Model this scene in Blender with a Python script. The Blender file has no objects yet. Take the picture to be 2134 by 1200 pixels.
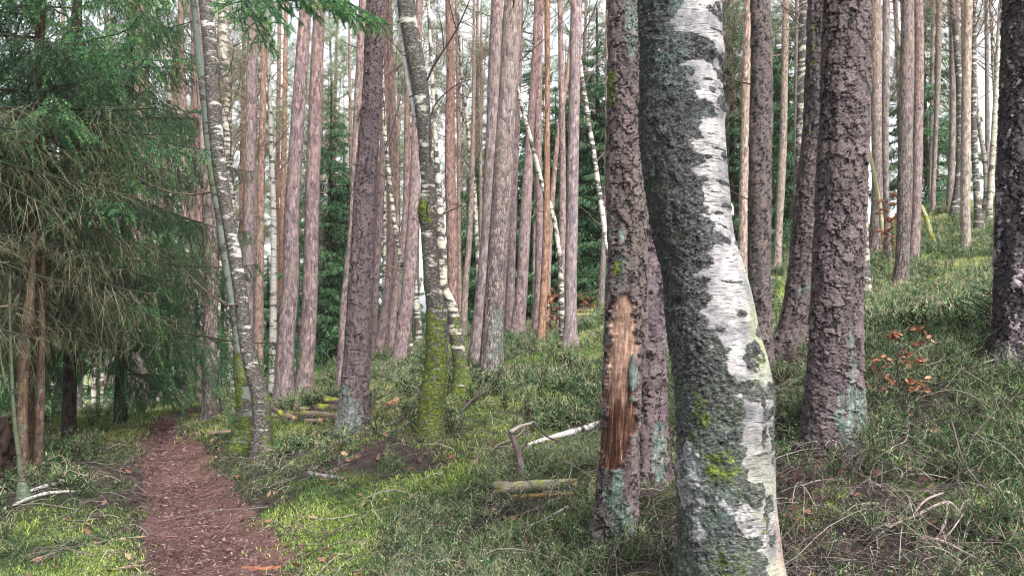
import bpy, math
import numpy as np

# ------------------------------------------------------------------ camera, sky, sun, exposure
scene = bpy.context.scene
F_PX, CX, CY, PITCH = 1541.0, 1067.0, 600.0, math.radians(3.0)
cam_data = bpy.data.cameras.new("camera"); cam = bpy.data.objects.new("camera", cam_data)
scene.collection.objects.link(cam)
cam.location = (0, 0, 0); cam.rotation_euler = (math.radians(90) + PITCH, 0, 0)
cam_data.sensor_width = 36.0; cam_data.lens = 36.0 * F_PX / 2134.0
cam_data.clip_start = 0.05; cam_data.clip_end = 2000
scene.camera = cam
SUN_EL, SUN_AZ = math.radians(48), math.radians(150)      # azimuth clockwise from +Y
world = bpy.data.worlds.new("World"); scene.world = world; world.use_nodes = True
wn = world.node_tree.nodes; wl = world.node_tree.links
bg = wn["Background"]; sky = wn.new("ShaderNodeTexSky"); sky.sky_type = 'NISHITA'; sky.sun_disc = False
sky.sun_elevation = SUN_EL; sky.sun_rotation = SUN_AZ; sky.air_density = 1.0; sky.dust_density = 4.0; sky.ozone_density = 1.0
hs = wn.new("ShaderNodeHueSaturation"); hs.inputs['Saturation'].default_value = 0.22
wl.new(sky.outputs[0], hs.inputs['Color']); wl.new(hs.outputs[0], bg.inputs['Color'])
bg.inputs['Strength'].default_value = 0.15
sd = bpy.data.lights.new("sun", 'SUN'); sun = bpy.data.objects.new("sun", sd); scene.collection.objects.link(sun)
sd.energy = 1.8; sd.angle = math.radians(14); sd.color = (1.0, 0.95, 0.88)
sun.rotation_euler = (math.pi/2 - SUN_EL, 0, math.pi - SUN_AZ)
scene.view_settings.view_transform = 'Standard'; scene.view_settings.look = 'None'
scene.view_settings.exposure = 1.8; scene.view_settings.gamma = 1.0
scene.cycles.use_denoising = True; scene.cycles.pixel_filter_type = 'BLACKMAN_HARRIS'; scene.cycles.filter_width = 1.15
scene.cycles.max_bounces = 6; scene.cycles.diffuse_bounces = 4; scene.cycles.transmission_bounces = 2; scene.cycles.glossy_bounces = 2

# ------------------------------------------------------------------ numbers
R0 = np.random.default_rng(7)
def lin(h):
    h = h.lstrip('#'); o = []
    for i in (0, 2, 4):
        c = int(h[i:i+2], 16)/255.0
        o.append(c/12.92 if c <= 0.04045 else ((c+0.055)/1.055)**2.4)
    return tuple(o) + (1.0,)
def TINT(h, k=.5, m=1.0):
    c = lin(h); l = .3*c[0]+.5*c[1]+.2*c[2]; w = (1.02*l, .99*l, .97*l)
    return tuple((c[i]*(1-k)+w[i]*k)*m for i in range(3)) + (1.0,)
cp, sp = math.cos(PITCH), math.sin(PITCH)
def ray(px, py):
    """direction with forward component 1 along the view axis"""
    a = (px-CX)/F_PX; b = (CY-py)/F_PX
    return np.array([a, cp - b*sp, sp + b*cp])
def at(px, py, y):
    r = ray(px, py); return r * (y / r[1])
def sstep(a, b, x):
    t = np.clip((x-a)/(b-a), 0, 1); return t*t*(3-2*t)
def h3(ix, iy, iz, seed):
    with np.errstate(over='ignore'):
        h = (ix.astype(np.uint32)*np.uint32(374761393) + iy.astype(np.uint32)*np.uint32(668265263)
             + iz.astype(np.uint32)*np.uint32(2147483647) + np.uint32((seed*1274126177) & 0xffffffff))
        h = (h ^ (h >> np.uint32(13)))*np.uint32(1274126177)
        h = (h ^ (h >> np.uint32(15)))*np.uint32(2246822519)
        h = h ^ (h >> np.uint32(16))
    return h.astype(np.float32)*np.float32(1/4294967296.0)
def vnoise(P, seed=0):
    P = np.asarray(P, dtype=np.float32); I = np.floor(P).astype(np.int32); f = P - I; f = f*f*(3-2*f)
    out = 0
    for dx in (0, 1):
        wx = f[:, 0] if dx else 1-f[:, 0]
        for dy in (0, 1):
            wy = f[:, 1] if dy else 1-f[:, 1]
            for dz in (0, 1):
                wz = f[:, 2] if dz else 1-f[:, 2]
                out = out + wx*wy*wz*h3(I[:, 0]+dx, I[:, 1]+dy, I[:, 2]+dz, seed)
    return out*2-1
def fbm(P, octv=4, seed=0, gain=0.5):
    P = np.asarray(P, dtype=np.float32); a = 1.0; s = 0; t = 0
    for o in range(octv):
        s = s + a*vnoise(P*(2.03**o)+o*17.3, seed+o); t += a; a *= gain
    return s/t
def n2(x, y, sc, seed=0, octv=3):
    x = np.atleast_1d(np.asarray(x, float)); y = np.atleast_1d(np.asarray(y, float))
    return fbm(np.stack([x/sc, y/sc, np.full_like(x, 3.7)], 1), octv, seed)
def voro(P, seed=0):
    """F1, F2, random of nearest cell, offset to nearest point"""
    P = np.asarray(P, dtype=np.float32); I = np.floor(P).astype(np.int32); n = len(P)
    f1 = np.full(n, 9.0, np.float32); f2 = f1.copy(); rc = np.zeros(n, np.float32); off = np.zeros((n, 3), np.float32)
    for dx in (-1, 0, 1):
        for dy in (-1, 0, 1):
            for dz in (-1, 0, 1):
                a, b, c = I[:, 0]+dx, I[:, 1]+dy, I[:, 2]+dz
                q = np.stack([a + h3(a, b, c, seed+1), b + h3(a, b, c, seed+2), c + h3(a, b, c, seed+3)], 1).astype(np.float32) - P
                d = np.sqrt((q*q).sum(1))
                m = d < f1
                f2 = np.where(m, f1, np.minimum(f2, d))
                rc = np.where(m, h3(a, b, c, seed+4), rc); off[m] = q[m]
                f1 = np.where(m, d, f1)
    return f1, f2, rc, off

# ------------------------------------------------------------------ meshes
def link(o, parent=None):
    scene.collection.objects.link(o)
    if parent is not None: o.parent = parent
    return o
def mesh_np(name, V, F, mat=None, parent=None, attrs=None, smooth=True, origin=None):
    """V (n,3); F (m,3) or (m,4), or a list of both kinds"""
    Fs = F if isinstance(F, list) else [F]
    Fs = [np.asarray(f, np.int32) for f in Fs if len(f)]
    me = bpy.data.meshes.new(name); V = np.asarray(V, np.float32)
    if origin is not None: V = V - np.asarray(origin, np.float32)
    me.vertices.add(len(V)); me.vertices.foreach_set("co", V.ravel())
    li = np.concatenate([f.ravel() for f in Fs]); tot = np.concatenate([np.full(len(f), f.shape[1], np.int32) for f in Fs])
    st = np.concatenate([[0], np.cumsum(tot)[:-1]]).astype(np.int32)
    me.loops.add(len(li)); me.loops.foreach_set("vertex_index", li)
    me.polygons.add(len(tot)); me.polygons.foreach_set("loop_start", st)
    if smooth: me.polygons.foreach_set("use_smooth", np.ones(len(tot), bool))
    for k, a in (attrs or {}).items():
        a = np.asarray(a, np.float32)
        if a.ndim == 1:
            at_ = me.attributes.new(k, 'FLOAT', 'POINT'); at_.data.foreach_set("value", a)
        else:
            at_ = me.attributes.new(k, 'FLOAT_VECTOR', 'POINT'); at_.data.foreach_set("vector", a.ravel())
    me.update(calc_edges=True)
    if mat is not None: me.materials.append(mat)
    o = bpy.data.objects.new(name, me); link(o, parent)
    return o
def empty(name, loc):
    o = bpy.data.objects.new(name, None); o.location = [float(v) for v in loc]; o.empty_display_size = 0.2
    return link(o)
def tag(o, label=None, cat=None, group=None, kind=None):
    if label: o['label'] = label
    if cat: o['category'] = cat
    if group: o['group'] = group
    if kind: o['kind'] = kind
    return o
def batch_tubes(P, R, sides=3, cap=True):
    """P (M,K,3) polylines, R (M,K) radii"""
    M, K, _ = P.shape
    T = np.empty_like(P); T[:, 1:-1] = P[:, 2:]-P[:, :-2]; T[:, 0] = P[:, 1]-P[:, 0]; T[:, -1] = P[:, -1]-P[:, -2]
    T /= np.linalg.norm(T, axis=2, keepdims=True)+1e-9
    ref = np.where(np.abs(T[:, :1, 2:3]) > 0.8, np.array([[[1., 0.1, 0]]]), np.array([[[0.1, 0.05, 1.]]]))
    A = np.cross(T, np.broadcast_to(ref, T.shape)); A /= np.linalg.norm(A, axis=2, keepdims=True)+1e-9
    B = np.cross(T, A)
    th = np.arange(sides)*2*math.pi/sides
    V = P[:, :, None, :] + R[:, :, None, None]*(A[:, :, None, :]*np.cos(th)[:, None] + B[:, :, None, :]*np.sin(th)[:, None])
    idx = np.arange(M*K*sides).reshape(M, K, sides)
    a = idx[:, :-1, :]; b = np.roll(a, -1, 2); d = idx[:, 1:, :]; c = np.roll(d, -1, 2)
    F = np.stack([a, b, c, d], -1).reshape(-1, 4)
    return V.reshape(-1, 3), F
class Soup:
    """collects vertex/face chunks with one float attribute v"""
    def __init__(s): s.V = []; s.T = []; s.Q = []; s.A = []; s.n = 0
    def add(s, V, F, v):
        V = np.asarray(V, np.float32); F = np.asarray(F, np.int64)
        if len(V) == 0: return
        (s.T if F.shape[1] == 3 else s.Q).append(F+s.n)
        s.V.append(V); s.A.append(np.broadcast_to(np.asarray(v, np.float32), (len(V),)).copy()); s.n += len(V)
    def arrays(s):
        T = np.concatenate(s.T) if s.T else np.zeros((0, 3), int); Q = np.concatenate(s.Q) if s.Q else np.zeros((0, 4), int)
        return np.concatenate(s.V), T, Q, np.concatenate(s.A)
    def build(s, name, mat, parent=None, origin=None, smooth=False):
        V, T, Q, A = s.arrays()
        return mesh_np(name, V, [T, Q], mat, parent, {'v': A}, smooth=smooth, origin=origin)
def tri_faces(n): return np.arange(3*n).reshape(n, 3)
def stamp(soup, arr, Ms, Ts, dv=None, vmul=1.0):
    """stamp template arrays with (m,3,3) and (m,3)"""
    V, T, Q, A = arr; m = len(Ms); n = len(V)
    W = np.einsum('mij,nj->mni', Ms, V) + Ts[:, None, :]
    off = (np.arange(m)*n)[:, None, None]
    vv = np.broadcast_to(A[None, :]*vmul, (m, n)) + (0 if dv is None else dv[:, None])
    W = W.reshape(-1, 3); vv = vv.reshape(-1)
    base = soup.n
    soup.V.append(W.astype(np.float32)); soup.A.append(vv.astype(np.float32))
    if len(T): soup.T.append((T[None]+off).reshape(-1, 3)+base)
    if len(Q): soup.Q.append((Q[None]+off).reshape(-1, 4)+base)
    soup.n += len(W)
def rotz(a):
    a = np.atleast_1d(a); c, s = np.cos(a), np.sin(a); z = np.zeros_like(a); o = np.ones_like(a)
    return np.stack([np.stack([c, -s, z], -1), np.stack([s, c, z], -1), np.stack([z, z, o], -1)], -2)
def roty(a):
    a = np.atleast_1d(a); c, s = np.cos(a), np.sin(a); z = np.zeros_like(a); o = np.ones_like(a)
    return np.stack([np.stack([c, z, s], -1), np.stack([z, o, z], -1), np.stack([-s, z, c], -1)], -2)
def rotx(a):
    a = np.atleast_1d(a); c, s = np.cos(a), np.sin(a); z = np.zeros_like(a); o = np.ones_like(a)
    return np.stack([np.stack([o, z, z], -1), np.stack([z, c, -s], -1), np.stack([z, s, c], -1)], -2)

# ------------------------------------------------------------------ material nodes
class G:
    def __init__(s, name):
        s.mat = bpy.data.materials.new(name); s.mat.use_nodes = True; s.nt = s.mat.node_tree
        s.nt.nodes.clear(); s.out = s.nt.nodes.new('ShaderNodeOutputMaterial')
    def put(s, sock, v):
        if isinstance(v, bpy.types.NodeSocket): s.nt.links.new(v, sock)
        else: sock.default_value = v
    def n(s, t, ins=None, **pr):
        nd = s.nt.nodes.new(t)
        for k, v in pr.items(): setattr(nd, k, v)
        for k, v in (ins or {}).items(): s.put(nd.inputs[k], v)
        return nd
    def attr(s, name, vec=False):
        nd = s.n('ShaderNodeAttribute', attribute_name=name); return nd.outputs['Vector' if vec else 'Fac']
    def m(s, op, a, b=0.0, c=0.0, clamp=False):
        nd = s.n('ShaderNodeMath', {0: a, 1: b, 2: c}, operation=op, use_clamp=clamp); return nd.outputs[0]
    def mix(s, f, a, b, mode='MIX'):
        nd = s.nt.nodes.new('ShaderNodeMix'); nd.data_type = 'RGBA'; nd.blend_type = mode
        s.put(nd.inputs[0], f); s.put(nd.inputs[6], a); s.put(nd.inputs[7], b); return nd.outputs[2]
    def ramp(s, f, stops, interp='LINEAR'):
        nd = s.n('ShaderNodeValToRGB', {0: f}); cr = nd.color_ramp; cr.interpolation = interp
        while len(cr.elements) < len(stops): cr.elements.new(0.5)
        for e, (p, c) in zip(cr.elements, stops):
            e.position = p; e.color = c if not isinstance(c, (int, float)) else (c, c, c, 1)
        return nd.outputs[0]
    def noise(s, vec, scale, detail=4, rough=0.55, dist=0.0):
        ins = {'Scale': scale, 'Detail': detail, 'Roughness': rough, 'Distortion': dist}
        if vec is not None: ins['Vector'] = vec
        return s.n('ShaderNodeTexNoise', ins).outputs['Fac']
    def vmap(s, vec, scale=(1, 1, 1), loc=(0, 0, 0)):
        return s.n('ShaderNodeMapping', {'Vector': vec, 'Scale': scale, 'Location': loc}).outputs[0]
    def pos(s): return s.n('ShaderNodeTexCoord').outputs['Object']
    def gpos(s): return s.n('ShaderNodeNewGeometry').outputs['Position']
    def finish(s, col, rough=0.85, height=None, dist=0.01, spec=0.25, transl=0.0, strength=1.0, normal=None):
        b = s.n('ShaderNodeBsdfPrincipled', {'Base Color': col, 'Roughness': rough, 'Specular IOR Level': spec})
        if height is not None:
            bp = s.n('ShaderNodeBump', {'Height': height, 'Distance': dist, 'Strength': strength})
            s.nt.links.new(bp.outputs[0], b.inputs['Normal'])
        sh = b.outputs[0]
        if transl > 0:
            tr = s.n('ShaderNodeBsdfTranslucent', {'Color': col})
            mx = s.n('ShaderNodeMixShader', {0: transl}); s.nt.links.new(sh, mx.inputs[1]); s.nt.links.new(tr.outputs[0], mx.inputs[2]); sh = mx.outputs[0]
        s.nt.links.new(sh, s.out.inputs['Surface']); return s.mat
# ------------------------------------------------------------------ the trees read off the photograph
# (kind, tint, distance guess, [(px, py, width px) from base up], label, options)
PK, PU, GB, OR, DK = '#b59da0', '#8b7583', '#93877e', '#b98a72', '#6b5f68'
TREES = [
 ('pine', PU, 4.75, [(1737,918,118),(1737,850,112),(1740,750,104),(1745,600,95),(1752,450,93),(1758,300,92),(1762,150,90),(1764,0,88)],
  'thick purple-grey scaly pine right of the big white birch, teal lichen at its foot', dict(hero=.005, lich=[(1755,870,38,70,1),(1752,770,10,40,.8),(1785,850,14,60,.7),(1752,700,8,35,.6)])),
 ('pine', PU, 6.6, [(1662,725,86),(1668,680,80),(1678,600,74),(1687,500,69),(1694,400,66),(1705,300,62),(1712,150,58),(1716,0,56)],
  'leaning dark pine tucked close behind the left side of the thick purple pine', dict(hero=.008, lich=[(1665,620,14,40,.5)], moss=[(1690,250,14,300,.35)])),
 ('pine', '#75677a', 5.2, [(2140,745,118),(2141,600,114),(2144,450,112),(2148,300,110),(2152,150,110),(2156,0,106)],
  'blackish pine trunk cut off by the right edge of the view', dict(hero=.006, pale=1, lich=[(2120,640,14,50,.5)])),
 ('pine', '#94788a', 8.0, [(733,900,62),(737,850,56),(742,780,55),(747,700,53),(752,600,50),(757,500,47),(760,400,43),(768,300,40),(775,200,38),(780,100,38),(785,0,38)],
  'dark purple-brown pine left of the mossy birch with bluish lichen at its foot', dict(hero=.009, lich=[(722,860,20,70,1),(745,880,14,60,.8),(720,790,10,60,.6)])),
 ('pine', '#8d7a80', 4.3, [(1279,1150,96),(1284,1050,82),(1290,950,76),(1296,800,76),(1303,700,84),(1305,620,84),(1308,560,80),(1305,450,76),(1303,300,72),(1303,150,68),(1302,0,66)],
  'damaged pine beside the white birch with a long strip of bark torn off', dict(hero=.005, bare=1, lich=[(1280,1040,16,90,.95),(1300,1100,14,60,.9),(1262,1010,8,60,.7),(1290,560,10,110,.55),(1310,60,14,110,.7),(1268,480,8,60,.5)], moss=[(1272,190,10,40,.8),(1283,560,8,16,.8)])),
 ('pine', '#8f7488', 5.5, [(1356,1015,76),(1353,900,72),(1350,750,76),(1345,600,76),(1338,450,70),(1334,300,64),(1332,150,60),(1330,0,58)],
  'purple pine half hidden between the damaged pine and the white birch', dict(hero=.007, lich=[(1365,940,16,70,.9),(1380,720,8,80,.5)])),
 ('pine', '#8c7a80', 8.0, [(1585,800,50),(1584,700,46),(1583,600,44),(1583,450,44),(1585,300,43),(1588,150,42),(1585,0,38)],
  'straight dark brown pine standing directly behind the right side of the white birch', dict(hero=.010)),
 ('birch', '#d9d6d4', 3.2, [(1523,1262,215),(1521,1200,200),(1515,1100,191),(1511,1000,188),(1509,900,188),(1505,800,189),(1496,750,184),(1485,700,181),(1478,650,179),(1471,600,173),(1462,550,165),(1449,500,162),(1434,400,167),(1424,300,168),(1420,200,162),(1418,100,160),(1417,0,163)],
  'huge white birch in the foreground with black fissured bark and a bulging stem', dict(hero=.0045, big=1)),
 ('birch', '#c9c6bd', 7.0, [(896,915,52),(896,875,47),(900,825,49),(907,775,45),(910,700,44),(907,625,38),(902,600,35),(899,550,33),(894,500,32),(892,440,34),(892,375,30),(887,325,28),(885,275,30),(881,225,32),(875,175,34),(866,125,36),(857,75,36),(850,40,36),(846,0,36)],
  'crooked birch sheathed in green moss near the middle of the view', dict(hero=.009, dark=.62, moss=[(893,770,40,130,.95),(925,720,20,90,.5),(880,440,18,28,.9),(898,455,10,16,.6),(880,560,12,50,.7),(897,890,60,50,.75)], burl=[(888,447,18,24,.018)])),
 ('birch', '#cfcabb', 8.6, [(967,822,42),(960,765,30),(950,700,27),(937,625,21),(925,600,20),(922,550,20),(919,500,19),(914,400,15),(908,300,10),(903,200,8),(897,100,7)],
  'thin leaning birch just right of the mossy birch, greenish at its foot', dict(hero=.012, dark=.3, moss=[(962,800,26,60,.9),(955,700,12,80,.55)])),
 ('birch', '#c4c2c0', 8.1, [(548,966,44),(547,945,42),(546,900,37),(542,825,35),(527,775,32),(515,725,29),(505,650,28),(500,600,27),(487,520,28),(475,450,28),(462,380,28),(452,300,28),(445,200,29),(440,120,29),(434,60,28),(428,0,28)],
  'bent grey birch at the right edge of the path, before its mossy twin', dict(hero=.009, dark=.6, moss=[(562,860,8,80,.5),(556,940,12,40,.6)])),
 ('birch', '#73847a', 8.6, [(502,938,48),(507,900,36),(508,850,30),(503,800,26),(498,750,23),(494,700,18),(490,665,15),(482,625,14),(473,570,14),(465,520,16),(457,460,14),(446,400,12),(436,340,11),(430,280,12),(426,225,14),(421,170,15),(412,100,14),(404,0,13)],
  'slim greenish stem with a mossy yellow-green foot close behind the bent grey birch', dict(hero=.011, dark=.15, tint2='#8ea79e', moss=[(502,910,40,50,1),(500,790,14,60,.8),(440,380,16,60,.5)])),
 ('pine', '#aa999b', 10.0, [(1022,792,54),(1024,740,48),(1029,650,45),(1034,575,43),(1040,480,42),(1047,380,41),(1055,250,39),(1063,120,38),(1070,0,38)],
  'stout grey-brown pine with a pale whitish foot right of the mossy birch pair', dict(lich=[(1035,700,20,90,.6),(1020,770,30,40,.5)], furrow=1)),
 ('pine', '#ab97a0', 12.0, [(990,775,36),(995,700,28),(1003,600,24),(1011,520,22),(1018,400,23),(1026,250,25),(1032,100,26),(1036,0,24)],
  'slender lilac-grey pine leaning just left of the stout grey-brown pine', {}),
 ('pine', '#a98f9b', 11.0, [(590,848,44),(591,825,41),(596,700,37),(605,600,33),(608,450,30),(619,275,28),(632,85,26),(638,0,25)],
  'lilac pine leaning right behind the stack of cut logs', dict(lich=[(575,800,12,60,.6)])),
 ('pine', '#b0929a', 12.2, [(631,822,40),(634,790,36),(641,700,34),(646,600,32),(649,500,30),(651,400,29),(656,250,27),(662,100,25),(667,0,22)],
  'pinkish pine paired with the lilac pine, on its right-hand side', dict(lich=[(628,800,20,40,.6)])),
 ('pine', '#ab9a94', 13.0, [(440,872,38),(439,800,34),(438,700,29),(440,600,28),(438,500,28),(433,400,25),(427,300,22),(421,200,20),(414,100,18),(408,0,16)],
  'pale pine with furrowed bark where the path bends out of sight', dict(furrow=1, lich=[(436,800,18,120,.55)])),
 ('pine', '#a38a85', 15.4, [(385,846,34),(387,800,26),(388,700,24),(387,600,22),(384,450,19),(382,350,18),(380,200,15),(377,60,12),(376,0,11)],
  'tall brown pine at the left side of the far bend of the path', {}),
 ('pine', '#a4808c', 20.0, [(416,838,18),(417,700,16),(417,560,15),(415,430,14),(411,300,12),(405,150,10),(402,60,9)],
  'thin purple pine stem in the gap left of the pale furrowed pine', {}),
 ('pine', '#b7a1a5', 18.0, [(292,800,28),(290,700,27),(289,550,25),(291,400,25),(292,300,24),(293,150,21),(292,0,18)],
  'pale pinkish pine rising through the edge of the left spruce foliage', {}),
 ('birch', '#ddd8c8', 14.0, [(440,850,14),(428,760,12),(420,690,11),(412,640,11),(402,590,11),(392,540,11),(385,510,11),(372,430,11),(366,360,11),(361,270,11),(351,190,10),(346,110,10),(335,60,9),(325,0,8)],
  'thin speckled birch leaning left across the brown pines near the path bend', {}),
 ('pine', '#b99a92', 24.0, [(290,800,24),(305,640,21),(316,560,20),(325,480,20),(333,410,20),(345,330,20),(352,250,17),(364,150,15),(380,20,14),(384,0,13)],
  'pinkish pine leaning strongly to the right behind the left spruces', {}),
 ('birch', '#d8d4c6', 15.0, [(484,830,20),(482,700,18),(481,500,18),(480,400,19),(476,320,19),(471,240,20),(469,130,20),(464,0,18)],
  'upright birch with dark knots directly behind the bent grey birch', dict(moss=[(468,200,10,30,.7)])),
 ('pine', '#a894a0', 15.0, [(512,850,28),(514,700,26),(516,560,24),(519,450,23),(521,350,22),(524,200,22),(526,80,21),(527,0,20)],
  'lilac-grey pine right behind the bent birch, its foot hidden', {}),
 ('pine', '#b38f84', 17.0, [(536,850,24),(538,750,22),(540,600,18),(543,450,16),(546,300,14),(549,150,12),(550,0,10)],
  'slim orange-brown pine between the two lilac pines left of the log stack', {}),
 ('birch', '#b5b2ad', 18.0, [(567,822,16),(569,700,15),(570,560,13),(570,450,12),(565,300,10),(560,120,8),(558,0,7)],
  'thin smooth grey stem just left of the leaning lilac pine', dict(dark=.05)),
 ('pine', '#c08c74', 28.0, [(500,800,12),(502,500,10),(505,300,9),(508,120,8),(509,0,7)],
  'narrow reddish pine far behind the bent birch, left of the lilac-grey pine', {}),
 ('pine', '#c2957c', 28.0, [(585,800,15),(588,500,12),(592,300,11),(595,100,9),(596,0,8)],
  'narrow orange pine in the bright gap left of the leaning lilac pine', {}),
 ('pine', '#c0988a', 30.0, [(575,790,12),(577,500,10),(579,300,9),(582,80,8),(583,0,7)],
  'faint reddish pine beside the narrow orange one in the bright gap', {}),
 ('pine', '#a58e92', 14.0, [(709,815,22),(712,740,19),(720,620,19),(733,500,20),(741,350,20),(747,200,18),(752,100,17),(756,0,17)],
  'mid-sized pine hiding behind the left edge of the dark purple-brown pine', {}),
 ('pine', '#b39c9a', 26.0, [(722,770,12),(728,600,10),(731,400,9),(730,250,7),(728,100,5)],
  'very thin pine in the bright gap left of the dark purple-brown pine', {}),
 ('pine', '#aa8d96', 20.0, [(776,738,22),(781,620,17),(788,500,16),(795,380,15),(803,200,14),(808,60,12)],
  'pine at the left of the four slim pink pines behind the dark purple pine', {}),
 ('pine', '#b0929a', 18.5, [(791,735,22),(803,640,18),(812,560,17),(817,450,17),(819,300,16),(814,130,14),(811,0,13)],
  'second of the four slim pink pines behind the dark purple pine', {}),
 ('pine', '#ad8f90', 21.0, [(815,745,18),(823,620,16),(836,540,15),(845,450,14),(848,330,13),(848,200,11),(846,60,9)],
  'third and thinnest of the four slim pink pines left of the mossy birch', {}),
 ('pine', '#b3969f', 15.5, [(832,760,34),(838,700,30),(849,620,28),(857,520,27),(864,400,23),(867,260,18),(871,100,16),(874,0,15)],
  'leaning pink pine whose top passes behind the mossy birch', {}),
 ('birch', '#d9d5c4', 17.0, [(856,745,12),(848,650,10),(840,575,9),(831,520,9),(820,450,9),(812,375,9),(803,290,8),(798,180,7),(795,60,6)],
  'slender speckled birch leaning left among the slim pink pines', {}),
 ('birch', '#cfcfc2', 16.0, [(872,728,16),(871,680,15),(865,610,13),(860,540,11),(857,400,10)],
  'short stretch of pale birch stem showing left behind the mossy birch', dict(moss=[(858,700,10,50,.8)])),
 ('pine', '#b98d86', 17.0, [(946,715,26),(944,650,24),(943,550,23),(940,450,22),(937,300,21),(939,150,18),(936,0,16)],
  'reddish pine directly behind the thin leaning birch in the middle', {}),
 ('pine', '#b58f8a', 24.0, [(958,690,12),(956,500,9),(956,300,8),(952,60,7),(951,0,6)],
  'skinny reddish pine touching the right side of the reddish middle pine', {}),
 ('pine', '#b6a09a', 19.0, [(966,712,15),(970,600,13),(978,500,12),(984,350,10),(987,200,8),(988,0,6)],
  'thin straight beige pine left of the slender lilac-grey pine', {}),
 ('birch', '#dedacb', 20.0, [(1001,700,12),(998,600,10),(993,480,9),(987,380,9),(978,300,8),(971,230,7),(962,150,6)],
  'thin black-and-white birch leaning left of the slender lilac-grey pine', {}),
 ('pine', '#a59b92', 26.0, [(1004,690,9),(1002,500,7),(1002,300,7),(1003,120,6)],
  'hair-thin grey pine in the dark gap left of the slender lilac-grey pine', {}),
 ('pine', '#a78d9a', 17.0, [(1059,697,24),(1062,620,21),(1066,500,19),(1069,400,18),(1075,280,16),(1082,120,13),(1085,0,11)],
  'lilac pine peeping out right behind the stout grey-brown pine', {}),
 ('pine', '#ae939c', 14.5, [(1077,713,35),(1081,660,30),(1087,600,25),(1092,500,24),(1098,400,22),(1103,300,18),(1110,200,16),(1116,100,14),(1119,0,12)],
  'pink-grey pine leaning right, crossed by the leaning speckled birch', {}),
 ('pine', '#b0909a', 18.5, [(1118,692,20),(1122,600,17),(1124,450,16),(1121,300,16),(1123,150,14),(1127,0,13)],
  'straight rosy pine left of the orange pine with the damaged foot', {}),
 ('pine', '#c08a66', 16.0, [(1127,730,20),(1130,660,17),(1134,590,16),(1138,500,15),(1140,350,13),(1141,200,11),(1141,0,10)],
  'slim orange-barked pine with a burnt orange wound at its foot', dict(wound=(1124,712,7,14), lich=[(1128,735,12,14,.8)])),
 ('pine', '#b79ca0', 19.0, [(1167,700,17),(1170,600,16),(1172,450,15),(1172,300,13),(1170,150,12),(1167,0,11)],
  'pale pink pine just left of the lavender pine, behind the orange sapling', {}),
 ('pine', '#ba9796', 22.0, [(1140,690,14),(1145,500,12),(1152,400,11),(1161,300,10),(1171,230,10),(1182,160,9),(1192,60,8)],
  'pink pine leaning right across its straight pale neighbour', {}),
 ('birch', '#dcd8c6', 14.0, [(1172,712,13),(1170,625,12),(1168,560,11),(1162,500,10),(1150,440,10),(1130,385,10),(1115,325,10),(1100,268,9),(1083,205,9),(1070,150,8),(1058,90,7)],
  'speckled birch leaning steeply left across the pink pines', {}),
 ('pine', '#ac98a6', 14.5, [(1187,722,30),(1189,650,26),(1189,600,26),(1192,450,25),(1195,300,23),(1198,150,23),(1201,0,24)],
  'straight lavender pine beside the small pile of cut logs', {}),
 ('birch', '#e0ddd0', 15.0, [(1285,650,13),(1274,570,12),(1263,500,11),(1255,440,11),(1245,375,11),(1238,320,10),(1230,275,10),(1217,190,10),(1207,120,8),(1197,40,7)],
  'white spotted birch leaning left out from behind the damaged pine', {}),
 ('pine', '#a597a0', 22.0, [(1251,652,15),(1254,600,13),(1259,500,12),(1263,400,11),(1266,250,10),(1266,100,9)],
  'thin lilac pine grazing the left side of the damaged pine', {}),
 ('pine', '#c2aa98', 19.5, [(1548,600,20),(1548,500,19),(1550,400,19),(1552,300,18),(1555,150,17),(1560,0,16)],
  'pale pine turning orange halfway down, seen right past the white birch', dict(tint2='#b58a5c')),
 ('pine', '#9b9696', 24.0, [(1510,560,11),(1513,400,10),(1517,200,10),(1521,0,9)],
  'thin grey pine brushing the right edge of the white birch', {}),
 ('pine', '#b89a96', 24.0, [(1500,560,12),(1503,300,10),(1507,120,9),(1508,0,9)],
  'thin pink pine mostly hidden behind the white birch', {}),
 ('pine', '#b8a9a0', 21.5, [(1620,567,18),(1622,500,16),(1627,400,16),(1632,300,15),(1635,150,14),(1638,0,13)],
  'pale beige pine with a light foot between the brown pine and the leaning dark pine', {}),
 ('pine', '#a29590', 27.0, [(1657,540,11),(1658,400,9),(1659,200,8),(1660,0,7)],
  'faint thin pine just left of the leaning dark pine', {}),
 ('birch', '#cfcbbd', 15.0, [(1664,560,28),(1668,400,25),(1672,250,23),(1674,130,22),(1677,0,22)],
  'banded black and white birch behind the leaning dark pine', dict(dark=.35)),
 ('pine', '#b5a59e', 18.0, [(1833,532,40),(1831,470,33),(1831,400,27),(1829,300,24),(1826,150,22),(1824,0,21)],
  'light grey pine right of the thick purple pine, widening at its foot', dict(furrow=1)),
 ('pine', '#a99aa0', 20.0, [(1851,545,14),(1848,450,12),(1845,300,13),(1846,150,14),(1847,0,14)],
  'slim lilac pine touching the right side of the light grey pine', {}),
 ('birch', '#b9b4aa', 13.0, [(1806,625,22),(1804,560,18),(1802,480,15),(1800,400,12),(1798,300,10)],
  'pale slim birch foot peeking out right of the thick purple pine', dict(dark=.2)),
 ('pine', '#968689', 15.0, [(1875,602,32),(1879,560,28),(1882,500,27),(1885,420,29),(1887,300,28),(1890,150,27),(1892,0,24)],
  'dark scaly pine in front of the paler one on the right slope', dict(furrow=1, lich=[(1888,530,6,24,.9)])),
 ('pine', '#a58b8d', 16.5, [(1903,552,22),(1907,480,20),(1911,350,20),(1914,200,20),(1915,80,19),(1913,0,18)],
  'brownish pine right behind the dark scaly pine on the slope', {}),
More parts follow.
